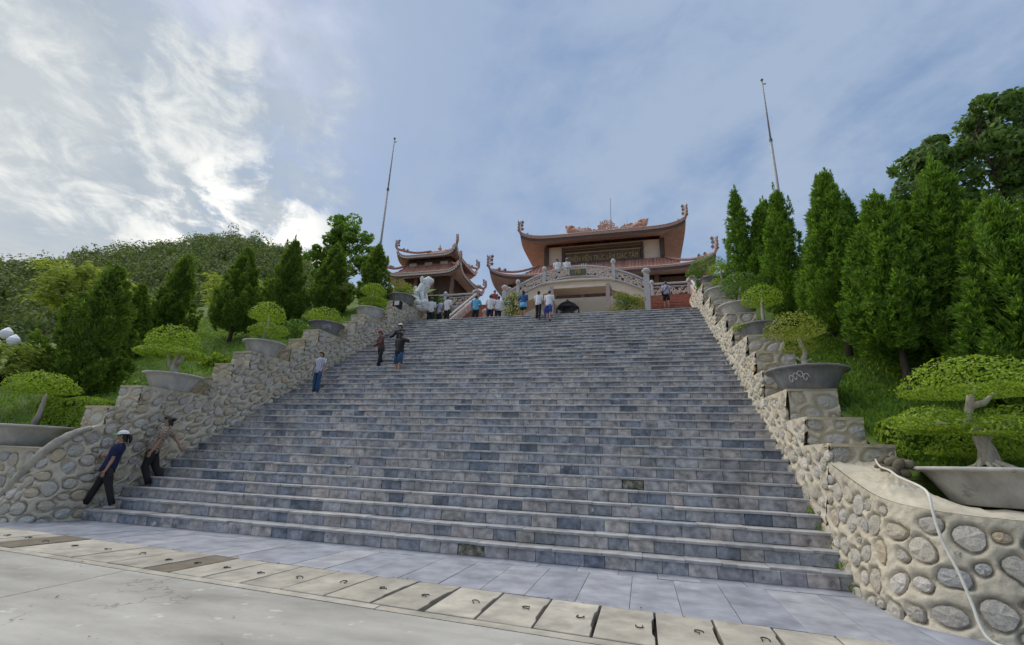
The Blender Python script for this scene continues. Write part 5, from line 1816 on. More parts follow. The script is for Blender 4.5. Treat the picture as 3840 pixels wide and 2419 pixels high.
def hip_roof(root, cx, cy, hx, hy, ze, zt, rx, ry, lift, tile=.30, trim=None, thick=.26, soffit_in=None, name='roof', ext=1.0, band=.14):
    """four concave tiled slopes with upswept corners, fascia, soffit and hip ridges"""
    TI, FA, SO = MB(), MB(), MB()
    TR, BA, BL = MB(), MB(), MB()
    sides = [('y', -1, hx, hy, rx, ry), ('y', 1, hx, hy, rx, ry), ('x', -1, hy, hx, ry, rx), ('x', 1, hy, hx, ry, rx)]

    def P(ax, sg, u, w, z):
        return (cx + u, cy + sg * w, z) if ax == 'y' else (cx + sg * w, cy + u, z)

    for ax, sg, A, B, ra, rb in sides:
        n = max(6, int(round(2 * A / tile)))
        rows = 9
        samples = []
        for i in range(n):
            for q, hgt in ((0.0, 0.0), (.22, .055), (.5, .075), (.78, .055)):
                samples.append((-A + 2 * A * (i + q) / n, hgt))
        samples.append((A, 0.0))
        grid = []
        for (u, hgt) in samples:
            au = abs(u)
            tm = 1.0 if au <= ra else (A - au) / max(1e-6, (A - ra))
            colm = []
            for k in range(rows + 1):
                t = tm * k / rows
                w = B + (rb - B) * t
                zz = eave_z(u / A, ze, lift) * (1 - t) + zt * t - (zt - ze) * .30 * sin(pi * t) * (1 - .0 * t) * .55
                colm.append(P(ax, sg, u, w, zz + hgt + .012 * (k % 2)))
            grid.append(colm)
        for i in range(len(grid) - 1):
            TI.strip(grid[i], grid[i + 1])
        # fascia and soffit
        us = np.linspace(-A, A, 41)
        BA.strip([P(ax, sg, u, B + .05, eave_z(u / A, ze, lift) + band) for u in us], [P(ax, sg, u, B + .05, eave_z(u / A, ze, lift) - .02) for u in us])
        BA.strip([P(ax, sg, u, B + .05, eave_z(u / A, ze, lift) + band) for u in us], [P(ax, sg, u, B - .12, eave_z(u / A, ze, lift) + band) for u in us])
        BA.strip([P(ax, sg, u, B + .05, eave_z(u / A, ze, lift) - .02) for u in us], [P(ax, sg, u, B + .0, eave_z(u / A, ze, lift) - .02) for u in us])
        BL.tube([P(ax, sg, u, B + .055, eave_z(u / A, ze, lift) + band + .02) for u in us], .028, 5)
        top = [P(ax, sg, u, B + .02, eave_z(u / A, ze, lift) + .0) for u in us]
        bot = [P(ax, sg, u, B - .0, eave_z(u / A, ze, lift) - thick) for u in us]
        FA.strip(top, bot)
        ia, ib = soffit_in
        inn = A * 0
        ai = ia if ax == 'y' else ib
        bi = ib if ax == 'y' else ia
        inner = [P(ax, sg, u * ai / A, bi, ze + .15) for u in us]
        SO.strip(bot, inner)
        if trim:
            for u in np.arange(-A + .08, A - .05, .17):
                zz = eave_z(u / A, ze, lift)
                x, y, z = P(ax, sg, u, B + .03, zz - .02)
                TR.box(x - .045, x + .045, y - .045, y + .045, z - .09, z + .05)
            TR.tube([P(ax, sg, u, B + .015, eave_z(u / A, ze, lift) - .04) for u in us], .03, 5)
    place(tag(TI.build('roof_tiles', 'roof_tile'), kind='stuff'), root)
    place(FA.build('fascia', 'eave_dark'), root)
    place(BA.build('eave_band', 'roof_ridge'), root)
    place(BL.build('eave_bead', 'trim_white'), root)
    place(SO.build('soffit', 'soffit'), root)
    if trim:
        place(tag(TR.build('eave_trim', 'trim_white'), kind='stuff'), root)
    # hips with curled corner ornaments
    for sx in (-1, 1):
        for sy in (-1, 1):
            pts = []
            for k in range(10):
                t = 1 - k / 9
                x = cx + sx * (hx + (rx - hx) * t)
                y = cy + sy * (hy + (ry - hy) * t)
                zz = eave_z(1, ze, lift) * (1 - t) + zt * t - (zt - ze) * .165 * sin(pi * t) + .09
                pts.append(Vector((x, y, zz)))
            d = Vector((sx, sy, 0)).normalized()
            e = pts[-1]
            Zv = Vector((0, 0, 1))
            tip = [e + d * .16 * ext + Zv * .30 * ext, e + d * .20 * ext + Zv * .62 * ext, e + d * .16 * ext + Zv * .92 * ext, e + d * .06 * ext + Zv * 1.14 * ext]
            place(MB().tube(pts + tip, [.11] * 10 + [.12, .11, .085, .03], 7).build('hip_ridge', 'roof_ridge', None, True), root)
            o = MB()
            od = MB()
            for j, (pp, rr_) in enumerate(((tip[0], .15), (tip[1], .16), (tip[2], .13), (pts[-2], .12), (pts[-3], .11))):
                c = pp - d * .15 * ext + Zv * .06
                o.tube([c + (-d * cos(a) + Zv * sin(a)) * rr_ * ext * (1 - a / 9) for a in np.linspace(0, 5.6, 11)], .045 * ext, 5)
                for (off_, tl) in ((-.17, .32), (-.06, .24)):
                    l0 = c + d * off_ * ext
                    od.tube([l0, l0 + Zv * tl * .5 * ext - d * .06, l0 + Zv * tl * ext + d * .01], [.04, .075 * ext, .012], 6)
            for q in range(4):
                l0 = e + d * .2 * ext + Zv * (.15 + .25 * q) * ext
                od.tube([l0, l0 + d * .07 * ext + Zv * .10 * ext, l0 + d * .05 * ext + Zv * .26 * ext], [.04, .06 * ext, .012], 5)
            place(tag(o.build('corner_scrolls', 'ornament_pale'), kind='stuff'), root)
            place(tag(od.build('corner_leaves', 'ornament_dark'), kind='stuff'), root)


hall = thing('temple_hall', 'temple hall with two red tiled roofs and a carved crest on the ridge', 'temple', (8.6, 30, CT))
# body
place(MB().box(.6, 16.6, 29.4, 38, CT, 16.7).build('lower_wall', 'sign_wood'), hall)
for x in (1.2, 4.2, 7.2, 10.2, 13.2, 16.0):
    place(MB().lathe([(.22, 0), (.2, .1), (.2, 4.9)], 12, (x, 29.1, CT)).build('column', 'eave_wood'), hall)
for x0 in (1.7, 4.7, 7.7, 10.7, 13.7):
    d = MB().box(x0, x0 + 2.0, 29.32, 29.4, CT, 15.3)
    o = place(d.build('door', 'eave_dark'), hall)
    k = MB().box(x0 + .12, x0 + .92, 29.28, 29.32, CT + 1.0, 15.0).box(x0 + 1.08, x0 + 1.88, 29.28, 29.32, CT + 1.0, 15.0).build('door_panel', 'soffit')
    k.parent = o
place(MB().box(3.72, 14.0, 31.6, 37.5, 16.5, 21.3).build('upper_wall', 'cream_wall'), hall)
for x in (3.55, 13.95):
    place(MB().box(x - .2, x + .2, 31.35, 31.75, 17, 21.3).build('corner_column', 'eave_dark'), hall)
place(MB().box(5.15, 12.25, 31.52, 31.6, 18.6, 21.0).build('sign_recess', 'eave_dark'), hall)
for k, z in enumerate((18.75, 19.05, 20.75, 20.95)):
    place(MB().box(5.15, 12.25, 31.42, 31.53, z, z + .14).build('lattice_beam', 'eave_wood'), hall)
for x in (5.1, 12.25):
    place(MB().box(x - .1, x + .1, 31.40, 31.6, 18.6, 21.1).build('sign_post', 'eave_dark'), hall)
sb_ = place(MB().box(5.4, 12.05, 31.36, 31.42, 19.25, 20.4).build('sign_board', 'sign_wood'), hall)
fr = MB().box(5.34, 12.11, 31.33, 31.43, 20.4, 20.48).box(5.34, 12.11, 31.33, 31.43, 19.17, 19.25).build('sign_frame', 'gold_paint')
fr.parent = sb_
fr.matrix_parent_inverse = Matrix.Identity(4)
tx = text('THI\u1ec0N VI\u1ec6N TR\u00daC L\u00c2M GI\u00c1C T\u00c2M', .74, (8.72, 31.35, 19.8), (pi / 2, 0, 0), 'gold_paint', hall, sx=6.3)
hip_roof(hall, 8.6, 34.2, 7.25, 4.25, 21.45, 23.35, 5.2, .15, .65, soffit_in=(5.2, 2.65), ext=1.15, thick=.30, band=.26)
hip_roof(hall, 8.45, 33.8, 9.1, 6.3, 16.75, 19.4, 5.6, 2.3, .85, soffit_in=(8.0, 4.45), ext=1.15)
# ridge with crest
place(MB().box(3.5, 13.7, 34.02, 34.38, 23.2, 23.6).build('ridge_cap', 'roof_ridge'), hall)


def spiral(m, c, r, turns, tr, s_=1, a0=0.0, n=18):
    m.tube([(c[0] + s_ * cos(a0 + t) * r * (1 - .8 * t / (turns * 6.28)), c[1], c[2] + sin(a0 + t) * r * (1 - .8 * t / (turns * 6.28))) for t in np.linspace(0, turns * 6.28, n)], tr, 6)


Yc = 34.2
rgc = random.Random(12)
cr = MB()
cr.prism([(5.3, 23.4), (12.6, 23.4), (12.4, 23.72), (5.5, 23.72)], Yc - .14, Yc + .14)
place(cr.build('crest_plinth', 'ornament'), hall)
cr = MB()
cr.tube([(8.95 + .42 * cos(a), Yc, 24.28 + .42 * sin(a)) for a in np.linspace(0, 2 * pi, 21)], .10, 7)
cr.tube([(8.95 + .2 * cos(a), Yc, 24.28 + .2 * sin(a)) for a in np.linspace(0, 2 * pi, 15)], .10, 6)
for k in range(15):
    a = pi * (k / 14) * 1.3 - .47
    rr_ = .66 + .12 * (k % 2)
    spiral(cr, (8.95 + cos(a) * rr_, Yc, 24.28 + sin(a) * rr_), .17, 1.0, .05, rgc.choice((-1, 1)), a)
for k in range(44):
    x = rgc.uniform(-1.7, 1.7)
    spiral(cr, (8.95 + x, Yc, 23.85 + rgc.uniform(0, max(.1, .95 - abs(x) * .5))), .17, 1.1, .05, rgc.choice((-1, 1)), rgc.uniform(0, 6))
place(cr.build('crest_disc', 'ornament'), hall)
for sgn in (-1, 1):
    d = MB()
    pts = [(8.95 + sgn * (1.45 + .27 * k), Yc + .06 * sin(k), 24.02 + .14 * sin(k * 1.25) + .035 * k) for k in range(9)]
    pts += [(8.95 + sgn * 3.75, Yc, 24.48), (8.95 + sgn * 3.62, Yc, 24.74), (8.95 + sgn * 3.36, Yc, 24.80), (8.95 + sgn * 3.16, Yc, 24.66)]
    d.tube(pts, [.09, .14, .18, .21, .23, .24, .25, .25, .24, .24, .22, .17, .08], 8)
    for k in range(9):
        d.tube([(pts[k][0], Yc, pts[k][2] + .14), (pts[k][0] + sgn * .1, Yc, pts[k][2] + .34), (pts[k][0] + sgn * .02, Yc, pts[k][2] + .46)], [.09, .06, .015], 5)
    for k in range(34):
        u = rgc.random()
        x = sgn * (1.4 + 2.4 * u)
        spiral(d, (8.95 + x, Yc + rgc.uniform(-.05, .05), 23.95 + rgc.uniform(0, .3 + .55 * u)), .16, 1.1, .045, rgc.choice((-1, 1)), rgc.uniform(0, 6))
    for k in range(6):
        z = 24.1 + .13 * k
        d.tube([(8.95 + sgn * 3.72, Yc, z), (8.95 + sgn * (3.9 + .03 * k), Yc, z + .14), (8.95 + sgn * (3.84 + .02 * k), Yc, z + .32)], [.08, .06, .015], 5)
    place(d.build('ridge_dragon', 'ornament', None, True), hall)
place(MB().tube([(9.45, 34.2, 23.55), (9.45, 34.2, 27.6)], [.035, .02], 6).build('lightning_rod', 'pole_dark'), hall)
for x in (7.2, 11.0):
    place(MB().tube([(x, 34.2, 23.55), (x, 34.2, 25.15)], [.018, .01], 5).build('lightning_rod', 'pole_metal'), hall)

tw = thing('bell_tower', 'small two tier bell tower with upswept roof corners left of the hall', 'tower', (-6.1, 28.6, CT))
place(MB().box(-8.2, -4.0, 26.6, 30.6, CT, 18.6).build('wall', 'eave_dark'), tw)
for x in (-8.7, -6.9, -5.3, -3.5):
    place(MB().lathe([(.2, 0), (.18, 4.9)], 10, (x, 26.1, CT)).build('column', 'eave_wood'), tw)
for x in (-7.6, -6.1, -4.6):
    place(MB().box(x - .35, x + .35, 26.52, 26.6, 17.75, 18.35).build('window', 'portal_wall'), tw)
hip_roof(tw, -6.1, 28.6, 2.85, 2.75, 18.65, 20.25, .75, .3, .85, tile=.26, trim=True, soffit_in=(2.1, 2.0), thick=.22, ext=.75)
hip_roof(tw, -6.1, 28.6, 3.5, 3.25, 16.75, 18.15, 2.2, 2.0, .85, tile=.26, trim=True, soffit_in=(2.3, 2.1), thick=.22, ext=.75)
place(MB().lathe([(.14, 0), (.22, .12), (.1, .25), (.2, .4), (.12, .55), (.02, .85)], 10, (-6.1, 28.6, 20.25)).build('finial', 'ornament'), tw)
place(MB().box(-6.9, -5.3, 28.4, 28.8, 20.1, 20.35).build('ridge_cap', 'roof_ridge'), tw)

# incense sticks rising behind the railing
inc = thing('incense_sticks', 'three tall pale incense sticks rising behind the bridge railing', 'incense', (8.43, 19.0, 11.7))
for k, dx in enumerate((-.14, 0, .14)):
    MB().tube([(dx * .3, 0, 0), (dx, 0, 2.0)], .022, 6).build('stick', 'trim_white', inc)
MB().lathe([(.14, 0), (.2, .1), (.22, .3), (.17, .38)], 12).build('holder', 'bronze', inc, True)

# guardian lion
ln_ = thing('lion_statue', 'pale grey stone lion sitting at the top of the left wall', 'statue', (-.05, 14.2, 9.35), radians(-95))


def skin_obj(name, verts, edges, radii, m, parent, sub=1, root_i=0, loc=None):
    me = bpy.data.meshes.new(name)
    me.from_pydata(verts, edges, [])
    o = link(name, me, m, parent, loc)
    sk = o.modifiers.new('skin', 'SKIN')
    sk.use_smooth_shade = True
    lay = me.skin_vertices[0] if len(me.skin_vertices) else None
    if lay is None:
        bm = bmesh.new()
        bm.from_mesh(me)
        bm.verts.layers.skin.verify()
        bm.to_mesh(me)
        bm.free()
        lay = me.skin_vertices[0]
    for i, r in enumerate(radii):
        lay.data[i].radius = r if isinstance(r, (tuple, list)) else (r, r)
        lay.data[i].use_root = (i == root_i)
    ss = o.modifiers.new('smooth', 'SUBSURF')
    ss.levels = sub
    ss.render_levels = sub
    return o


lv = [(0, -.30, .75), (0, -.15, 1.05), (0, .08, 1.35), (0, .18, 1.62), (0, .34, 1.80), (0, .56, 1.74), (0, .70, 1.70),
      (.17, .12, 1.05), (.19, .24, .72), (.19, .28, .50), (.19, .38, .48), (-.17, .12, 1.05), (-.19, .24, .72), (-.19, .28, .50), (-.19, .38, .48),
      (.24, -.25, .72), (.28, .02, .62), (.27, .05, .50), (-.24, -.25, .72), (-.28, .02, .62), (-.27, .05, .50), (0, -.45, .9), (0, -.5, 1.3), (0, -.38, 1.55), (.1, .30, 1.98), (-.1, .30, 1.98)]
le = [(0, 1), (1, 2), (2, 3), (3, 4), (4, 5), (5, 6), (2, 7), (7, 8), (8, 9), (9, 10), (2, 11), (11, 12), (12, 13), (13, 14), (0, 15), (15, 16), (16, 17), (0, 18), (18, 19), (19, 20), (0, 21), (21, 22), (22, 23), (4, 24), (4, 25)]
lr = [.30, .28, .30, .25, .25, .19, .12, .14, .11, .10, .10, .14, .11, .10, .10, .2, .13, .11, .2, .13, .11, .1, .11, .06, .06, .06]
skin_obj('lion_body', lv, le, lr, 'lion_stone', ln_, 2)
m = MB()
rr = random.Random(4)
for k in range(26):
    a = rr.uniform(0, 6.28)
    z = rr.uniform(1.35, 2.0)
    m.ball((cos(a) * .24, .18 + sin(a) * .22, z), .085, 8, 6)
m.build('mane', 'lion_stone', ln_, True)
m = MB().box(-.42, .42, -.62, .58, 0, .22)
for k in range(34):
    m.ball((rr.uniform(-.42, .42), rr.uniform(-.6, .55), rr.uniform(.08, .46)), rr.uniform(.1, .19), 8, 6)
m.build('rocky_base', 'lion_stone', ln_, True)

# flagpoles
for (x, lb) in ((-4.24, 'tall bare grey flagpole rising left of the bell tower'), (18.9, 'tall bare grey flagpole rising behind the right junipers')):
    fp = thing('flagpole', lb, 'flagpole', (x, 16, 10.8), group='flagpoles flanking the stairs')
    MB().tube([(0, 0, 0), (0, 0, 8.0)], [.085, .065], 8).build('lower_pole', 'pole_metal', fp, True)
    MB().tube([(0, 0, 8.0), (0, 0, 12.0)], [.05, .035], 8).build('upper_pole', 'pole_metal', fp, True)
    MB().tube([(0, 0, 7.9), (0, 0, 8.06)], .085, 8).build('collar', 'pole_dark', fp)
    MB().ball((0, 0, 12.05), .08, 8, 6).build('finial', 'pole_dark', fp, True)
    MB().tube([(.02, 0, 11.75), (.18, 0, 11.75)], .03, 6).build('pulley', 'pole_dark', fp)

# street lamp at the left edge
lp = thing('street_lamp', 'street lamp with a cluster of white tulip shades at the left edge', 'street lamp', (-6.55, 1.0, 1.2))
MB().tube([(0, 0, 0), (0, 0, 3.0)], [.06, .045], 8).build('post', 'pole_dark', lp)
for k, (dx, dz) in enumerate(((.2, 3.35), (.62, 3.12), (-.22, 3.10), (-.6, 3.2))):
    MB().tube([(0, 0, 2.85), (dx * .6, -.05, 2.8), (dx, -.1, dz - .25)], .025, 6).build('arm', 'pole_dark', lp, True)
    q = MB().lathe([(.06, -.15), (.12, -.09), (.155, .0), (.135, .08), (.07, .15), (.015, .20)], 12)
    q.build('lamp_shade', 'lamp_glass', lp, False, (dx, -.1, dz))

# small black box with a pale front, on the wall by the top pot
bx = thing('black_box', 'small black box with a pale notice beside the top left pot', 'box', (-.2, 12.05, 8.78))
MB().bevbox(-.2, .2, -.14, .14, 0, .42, .02).build('case', 'black', bx)
MB().box(-.10, .16, -.152, -.14, .16, .38).build('notice', 'trim_white', bx)


# ------------------------------------------------------------------ people
def person(loc, heading, H, label, lean=0.0, sidelean=0.0, legs=((0, 0), (0, 0)), arms=((0, .12, .15), (0, .12, .15)), shirt='white_cloth', trousers='black', tlen=1.0, slen=.55,
           shoe='shoe_dark', hair='short', hat=None, headturn=0.0, headtilt=0.0, female=False, extra=None, foot_dz=(0, 0), two_tone=None):
    """heading: the way the person faces, angle from +Y turning towards -X; legs = (thigh swing, knee bend) left, right; arms = (swing, spread, elbow)"""
    root = thing('person', label, 'person', loc, heading)
    th, sh, ft = .245 * H, .245 * H, .04 * H
    hips, kn, an, toe = [], [], [], []
    reach = [th * cos(a) + sh * cos(a - k) + ft for a, k in legs]
    pz = max(reach[i] + foot_dz[i] for i in (0, 1))
    pel = Vector((0, 0, pz))
    tv = Vector((sin(sidelean), sin(lean) * cos(sidelean), cos(lean) * cos(sidelean)))
    fwd = Vector((0, cos(lean), -sin(lean)))
    sho_c = pel + tv * .30 * H
    neck = sho_c + tv * .03 * H
    hd = tv * .6 + Vector((0, headtilt, .4))
    hd.normalize()
    head = neck + hd * .085 * H
    top = neck + hd * .145 * H
    V, E, Rr = [], [], []

    def av(p, r, link_=None):
        V.append(tuple(p))
        Rr.append(r)
        if link_ is not None:
            E.append((link_, len(V) - 1))
        return len(V) - 1
    i0 = av(pel, (.085 * H, .062 * H))
    i1 = av(pel + tv * .14 * H, (.072 * H, .056 * H), i0)
    i2 = av(pel + tv * .245 * H, (.085 * H, .06 * H), i1)
    i3 = av(neck - tv * .005 * H, .032 * H, i2)
    i4 = av(neck + hd * .035 * H, .034 * H, i3)
    i5 = av(head, (.046 * H, .054 * H), i4)
    i6 = av(top - hd * .028 * H, (.043 * H, .050 * H), i5)
    hf = Vector((sin(headturn), cos(headturn), 0))
    hf = (hf - hd * hf.dot(hd)).normalized()
    av(head + hf * .056 * H - hd * .008 * H, .009 * H, i5)     # nose
    arm_pts = []
    for k, sx in ((0, -1), (1, 1)):
        s_, o_, e_ = arms[k][:3]
        o2_ = arms[k][3] if len(arms[k]) > 3 else o_ * .3
        S = sho_c + Vector((sx * .105 * H, 0, 0)) - tv * .012 * H
        d1 = Vector((sx * sin(o_), sin(s_) * cos(o_), -cos(s_) * cos(o_)))
        El = S + d1 * .172 * H
        d2 = Vector((sx * sin(o2_), sin(s_ + e_) * cos(o2_), -cos(s_ + e_) * cos(o2_)))
        Wr = El + d2 * .148 * H
        arm_pts.append((S, El, Wr, d2))
        a = av(S, .030 * H, i2)
        b = av(S.lerp(El, .5), .027 * H, a)
        b = av(El, .0215 * H, b)
        b = av(El.lerp(Wr, .35), .0215 * H, b)
        c = av(Wr, .0145 * H, b)
        pl = Wr + d2 * .042 * H
        c2 = av(Wr + d2 * .02 * H, (.020 * H, .011 * H), c)
        c3 = av(pl, (.023 * H, .0105 * H), c2)
        # fingers
        sd = Vector((0, 1, 0)) - d2 * d2.y
        sd = sd.normalized() if sd.length > .3 else Vector((1, 0, 0))
        cl = Vector((-sx, 0, 0))
        for f, (q, Lf) in enumerate(((-.016, .030), (-.006, .038), (.005, .037), (.015, .032))):
            k0 = pl + sd * q * H + d2 * .010 * H
            k1 = k0 + (d2 + cl * .15).normalized() * Lf * .55 * H
            k2 = k1 + (d2 + cl * .55).normalized() * Lf * .5 * H
            u = av(k0, .0055 * H, c3)
            u = av(k1, .0052 * H, u)
            av(k2, .0042 * H, u)
        u = av(Wr + d2 * .022 * H + sd * .022 * H, .0062 * H, c2)
        av(Wr + d2 * .048 * H + sd * .036 * H + cl * .006 * H, .0048 * H, u)
    leg_pts = []
    for k, sx in ((0, -1), (1, 1)):
        a, b = legs[k]
        Hp = pel + Vector((sx * .052 * H, 0, -.01 * H))
        d1 = Vector((sx * .03, sin(a), -cos(a))).normalized()
        K = Hp + d1 * (th - .01 * H)
        d2 = Vector((0, sin(a - b), -cos(a - b)))
        A = K + d2 * sh
        leg_pts.append((Hp, K, A))
        u = av(Hp, .055 * H, i0)
        u = av(Hp.lerp(K, .5), .047 * H, u)
        u = av(K, .034 * H, u)
        u = av(K.lerp(A, .35), .032 * H, u)
        u = av(A, .020 * H, u)
        av(A + Vector((0, .085 * H, -.022 * H)), (.022 * H, .014 * H), u)
    skin_obj('body', V, E, Rr, 'skin', root, 1, 0)
    # clothing
    def loft(m, rings, n=14, cap=True):
        vs, fs = [], []
        for (c, rx, ry, ax) in rings:
            ax = ax.normalized()
            X = Vector((1, 0, 0)) - ax * ax.x
            X.normalize()
            Y = ax.cross(X)
            for q in range(n):
                a = 2 * pi * q / n
                vs.append(c + X * cos(a) * rx + Y * sin(a) * ry)
        for i in range(len(rings) - 1):
            for q in range(n):
                a, b = i * n + q, i * n + (q + 1) % n
                fs.append((a, b, b + n, a + n))
        if cap:
            fs.append(tuple(reversed(range(n))))
            fs.append(tuple(range((len(rings) - 1) * n, len(rings) * n)))
        m.add(vs, fs)
    m = MB()
    wf = .94 if female else 1.0
    loft(m, [(pel - tv * .045 * H, .108 * H, .082 * H, tv), (pel + tv * .03 * H, .106 * H, .08 * H, tv), (pel + tv * .12 * H, .094 * H, .072 * H, tv), (pel + tv * .2 * H, .104 * H * wf, .076 * H, tv),
             (pel + tv * .265 * H, .118 * H * wf, .070 * H, tv), (pel + tv * .302 * H, .098 * H * wf, .058 * H, tv), (neck, .044 * H, .042 * H, tv)])
    for (S, El, Wr, d2) in arm_pts:
        L1 = min(1.0, slen / .54) if slen < .54 else 1.0
        pts = [S - (El - S) * .12, S.lerp(El, .3), S.lerp(El, min(1, L1))]
        rs = [.043 * H, .042 * H, .036 * H]
        if slen > .54:
            pts.append(El.lerp(Wr, (slen - .5) / .5))
            rs.append(.026 * H)
        m.tube(pts, rs, 10)
    wr = np.random.default_rng(int(H * 1000) + int(abs(loc[0]) * 100))
    m.v = [tuple(np.array(v) + .006 * H * np.array([sin(v[2] * 31 + v[0] * 17), sin(v[2] * 27 + v[0] * 23 + 1), 0]) + wr.normal(0, .002, 3)) for v in m.v]
    m.build('shirt', shirt, root, True)
    m = MB()
    loft(m, [(pel + tv * .035 * H, .098 * H, .074 * H, tv), (pel - Vector((0, 0, .02 * H)), .104 * H, .08 * H, Vector((0, 0, 1))), (pel - Vector((0, 0, .065 * H)), .092 * H, .072 * H, Vector((0, 0, 1)))])
    for (Hp, K, A) in leg_pts:
        if tlen > .55:
            q = (tlen - .5) / .5
            pts = [Hp - Vector((0, 0, .0)), Hp.lerp(K, .5), K, K.lerp(A, .5 * q), K.lerp(A, .93 * q)]
            rs = [.06 * H, .055 * H, .044 * H, .041 * H, .038 * H]
        else:
            q = tlen / .5
            pts = [Hp, Hp.lerp(K, .5 * q), Hp.lerp(K, q)]
            rs = [.06 * H, .058 * H, .056 * H]
        m.tube(pts, rs, 10)
    m.v = [tuple(np.array(v) + .005 * H * np.array([sin(v[2] * 37 + v[1] * 17), sin(v[2] * 29 + v[0] * 23 + 1), 0]) + wr.normal(0, .002, 3)) for v in m.v]
    m.build('trousers', trousers, root, True)
    for (Hp, K, A) in leg_pts:
        s_ = MB().ball((A.x, A.y + .035 * H, A.z - .02 * H), .028 * H, 10, 6, .024 * H, .075 * H)
        s_.build('shoe', shoe, root, True)
    # hair, face, hat
    Rh = Matrix((hf.cross(hd), hf, hd)).transposed()

    def hp_(p):
        return head + Rh @ (Vector(p) * H)
    m = MB()
    nn, mm = 14, 7
    vs = []
    for i in range(mm + 1):
        t = i / mm
        for q in range(nn):
            a = 2 * pi * q / nn
            back = max(0, -sin(a))
            low = -.012 - .05 * back - (.028 * (back > .1) if hair != 'short' else 0) + .045 * max(0, sin(a))
            ph = t * pi / 2
            z = low + (.066 - low) * sin(ph)
            r = cos(ph) if t > .35 else 1.0
            vs.append(hp_((.053 * r * cos(a), (.061 * r * sin(a)) - .004, z)))
    fs = [(i * nn + q, i * nn + (q + 1) % nn, (i + 1) * nn + (q + 1) % nn, (i + 1) * nn + q) for i in range(mm) for q in range(nn)]
    m.add(vs, fs)
    if hair == 'tail':
        m.tube([hp_((0, -.055, .02)), hp_((0, -.085, .0)), hp_((0, -.092, -.05)), hp_((0, -.085, -.10))], [.018 * H, .024 * H, .02 * H, .008 * H], 8)
    if hair == 'bun':
        c = hp_((0, -.07, .01))
        m.ball(tuple(c), .028 * H, 8, 6)
    m.build('hair', 'hair', root, True)
    m = MB()
    for sx in (-1, 1):
        c = hp_((sx * .019, .050, .012))
        m.ball(tuple(c), .0055 * H, 6, 4)
    c0, c1 = hp_((-.014, .0485, -.028)), hp_((.014, .0485, -.028))
    m.tube([c0, (c0 + c1) / 2 + (Rh @ Vector((0, .004 * H, 0))), c1], .0032 * H, 5)
    m.build('face_features', 'shoe_dark', root)
    m = MB()
    for sx in (-1, 1):
        c = hp_((sx * .052, .0, -.003))
        m.ball(tuple(c), .008 * H, 6, 5, .015 * H, .012 * H)
    m.build('ears', 'skin', root, True)
    if hat:
        m = MB()
        vs = []
        for i in range(6):
            ph = i / 5 * pi / 2
            for q in range(nn):
                a = 2 * pi * q / nn
                vs.append(hp_((.060 * cos(ph) * cos(a), .068 * cos(ph) * sin(a) - .003, .026 + .055 * sin(ph))))
        m.add(vs, [(i * nn + q, i * nn + (q + 1) % nn, (i + 1) * nn + (q + 1) % nn, (i + 1) * nn + q) for i in range(5) for q in range(nn)])
        hobj = m.build('hat', hat[0], root, True)
        b = MB()
        if hat[1] == 'peak':
            vs = [hp_((.05 * cos(a), .055 * sin(a), .026)) for a in np.linspace(.15, pi - .15, 9)] + [hp_((.052 * cos(a), .055 * sin(a) + .055 * sin(a), .014)) for a in np.linspace(.15, pi - .15, 9)]
            b.add(vs, [(i, i + 1, i + 10, i + 9) for i in range(8)])
            vs2 = [v + hd * .006 * H for v in vs]
            b.add(vs2, [(i, i + 1, i + 10, i + 9) for i in range(8)])
        else:
            vs = [hp_((.058 * cos(a), .066 * sin(a), .028)) for a in np.linspace(0, 2 * pi, 17)] + [hp_((.098 * cos(a), .105 * sin(a), .016)) for a in np.linspace(0, 2 * pi, 17)]
            b.add(vs, [(i, i + 1, i + 18, i + 17) for i in range(16)])
            vs2 = [v + hd * .006 * H for v in vs]
            b.add(vs2, [(i, i + 1, i + 18, i + 17) for i in range(16)])
        b.build('hat_brim', hat[2], hobj)
    if extra:
        extra(root, H, pel, tv, sho_c, arm_pts)
    return root


def collar_stripe(root, H, pel, tv, sho, arms_):
    m = MB()
    m.tube([sho + Vector((.055 * H * cos(a), .05 * H * sin(a) + .012 * H, .022 * H - .01 * H * sin(a))) for a in np.linspace(0, 2 * pi, 15)], .007 * H, 5)
    m.build('collar', 'yellow_stripe', root)


def strap(root, H, pel, tv, sho, arms_):
    m = MB()
    m.tube([sho + Vector((.085 * H, -.0 * H, .015 * H)), sho + Vector((.05 * H, -.082 * H, -.06 * H)), pel + Vector((-.06 * H, -.088 * H, .1 * H)), pel + Vector((-.112 * H, 0, .04 * H))], .012 * H, 6)
    m.build('bag_strap', 'black', root)
    MB().bevbox(-.12 * H - .05, -.12 * H + .02, -.06 * H, .08 * H, pel.z - .06 * H, pel.z + .08 * H, .01).build('bag', 'black', root)


def jacket_waist(root, H, pel, tv, sho, arms_):
    m = MB()
    m.lathe([(.112 * H, -.1 * H), (.118 * H, -.03 * H), (.108 * H, .05 * H)], 14, (0, 0, pel.z), 1.0, .8)
    m.build('tied_jacket', 'cyan_cloth', root, True)


st_z = lambda n: n * R_
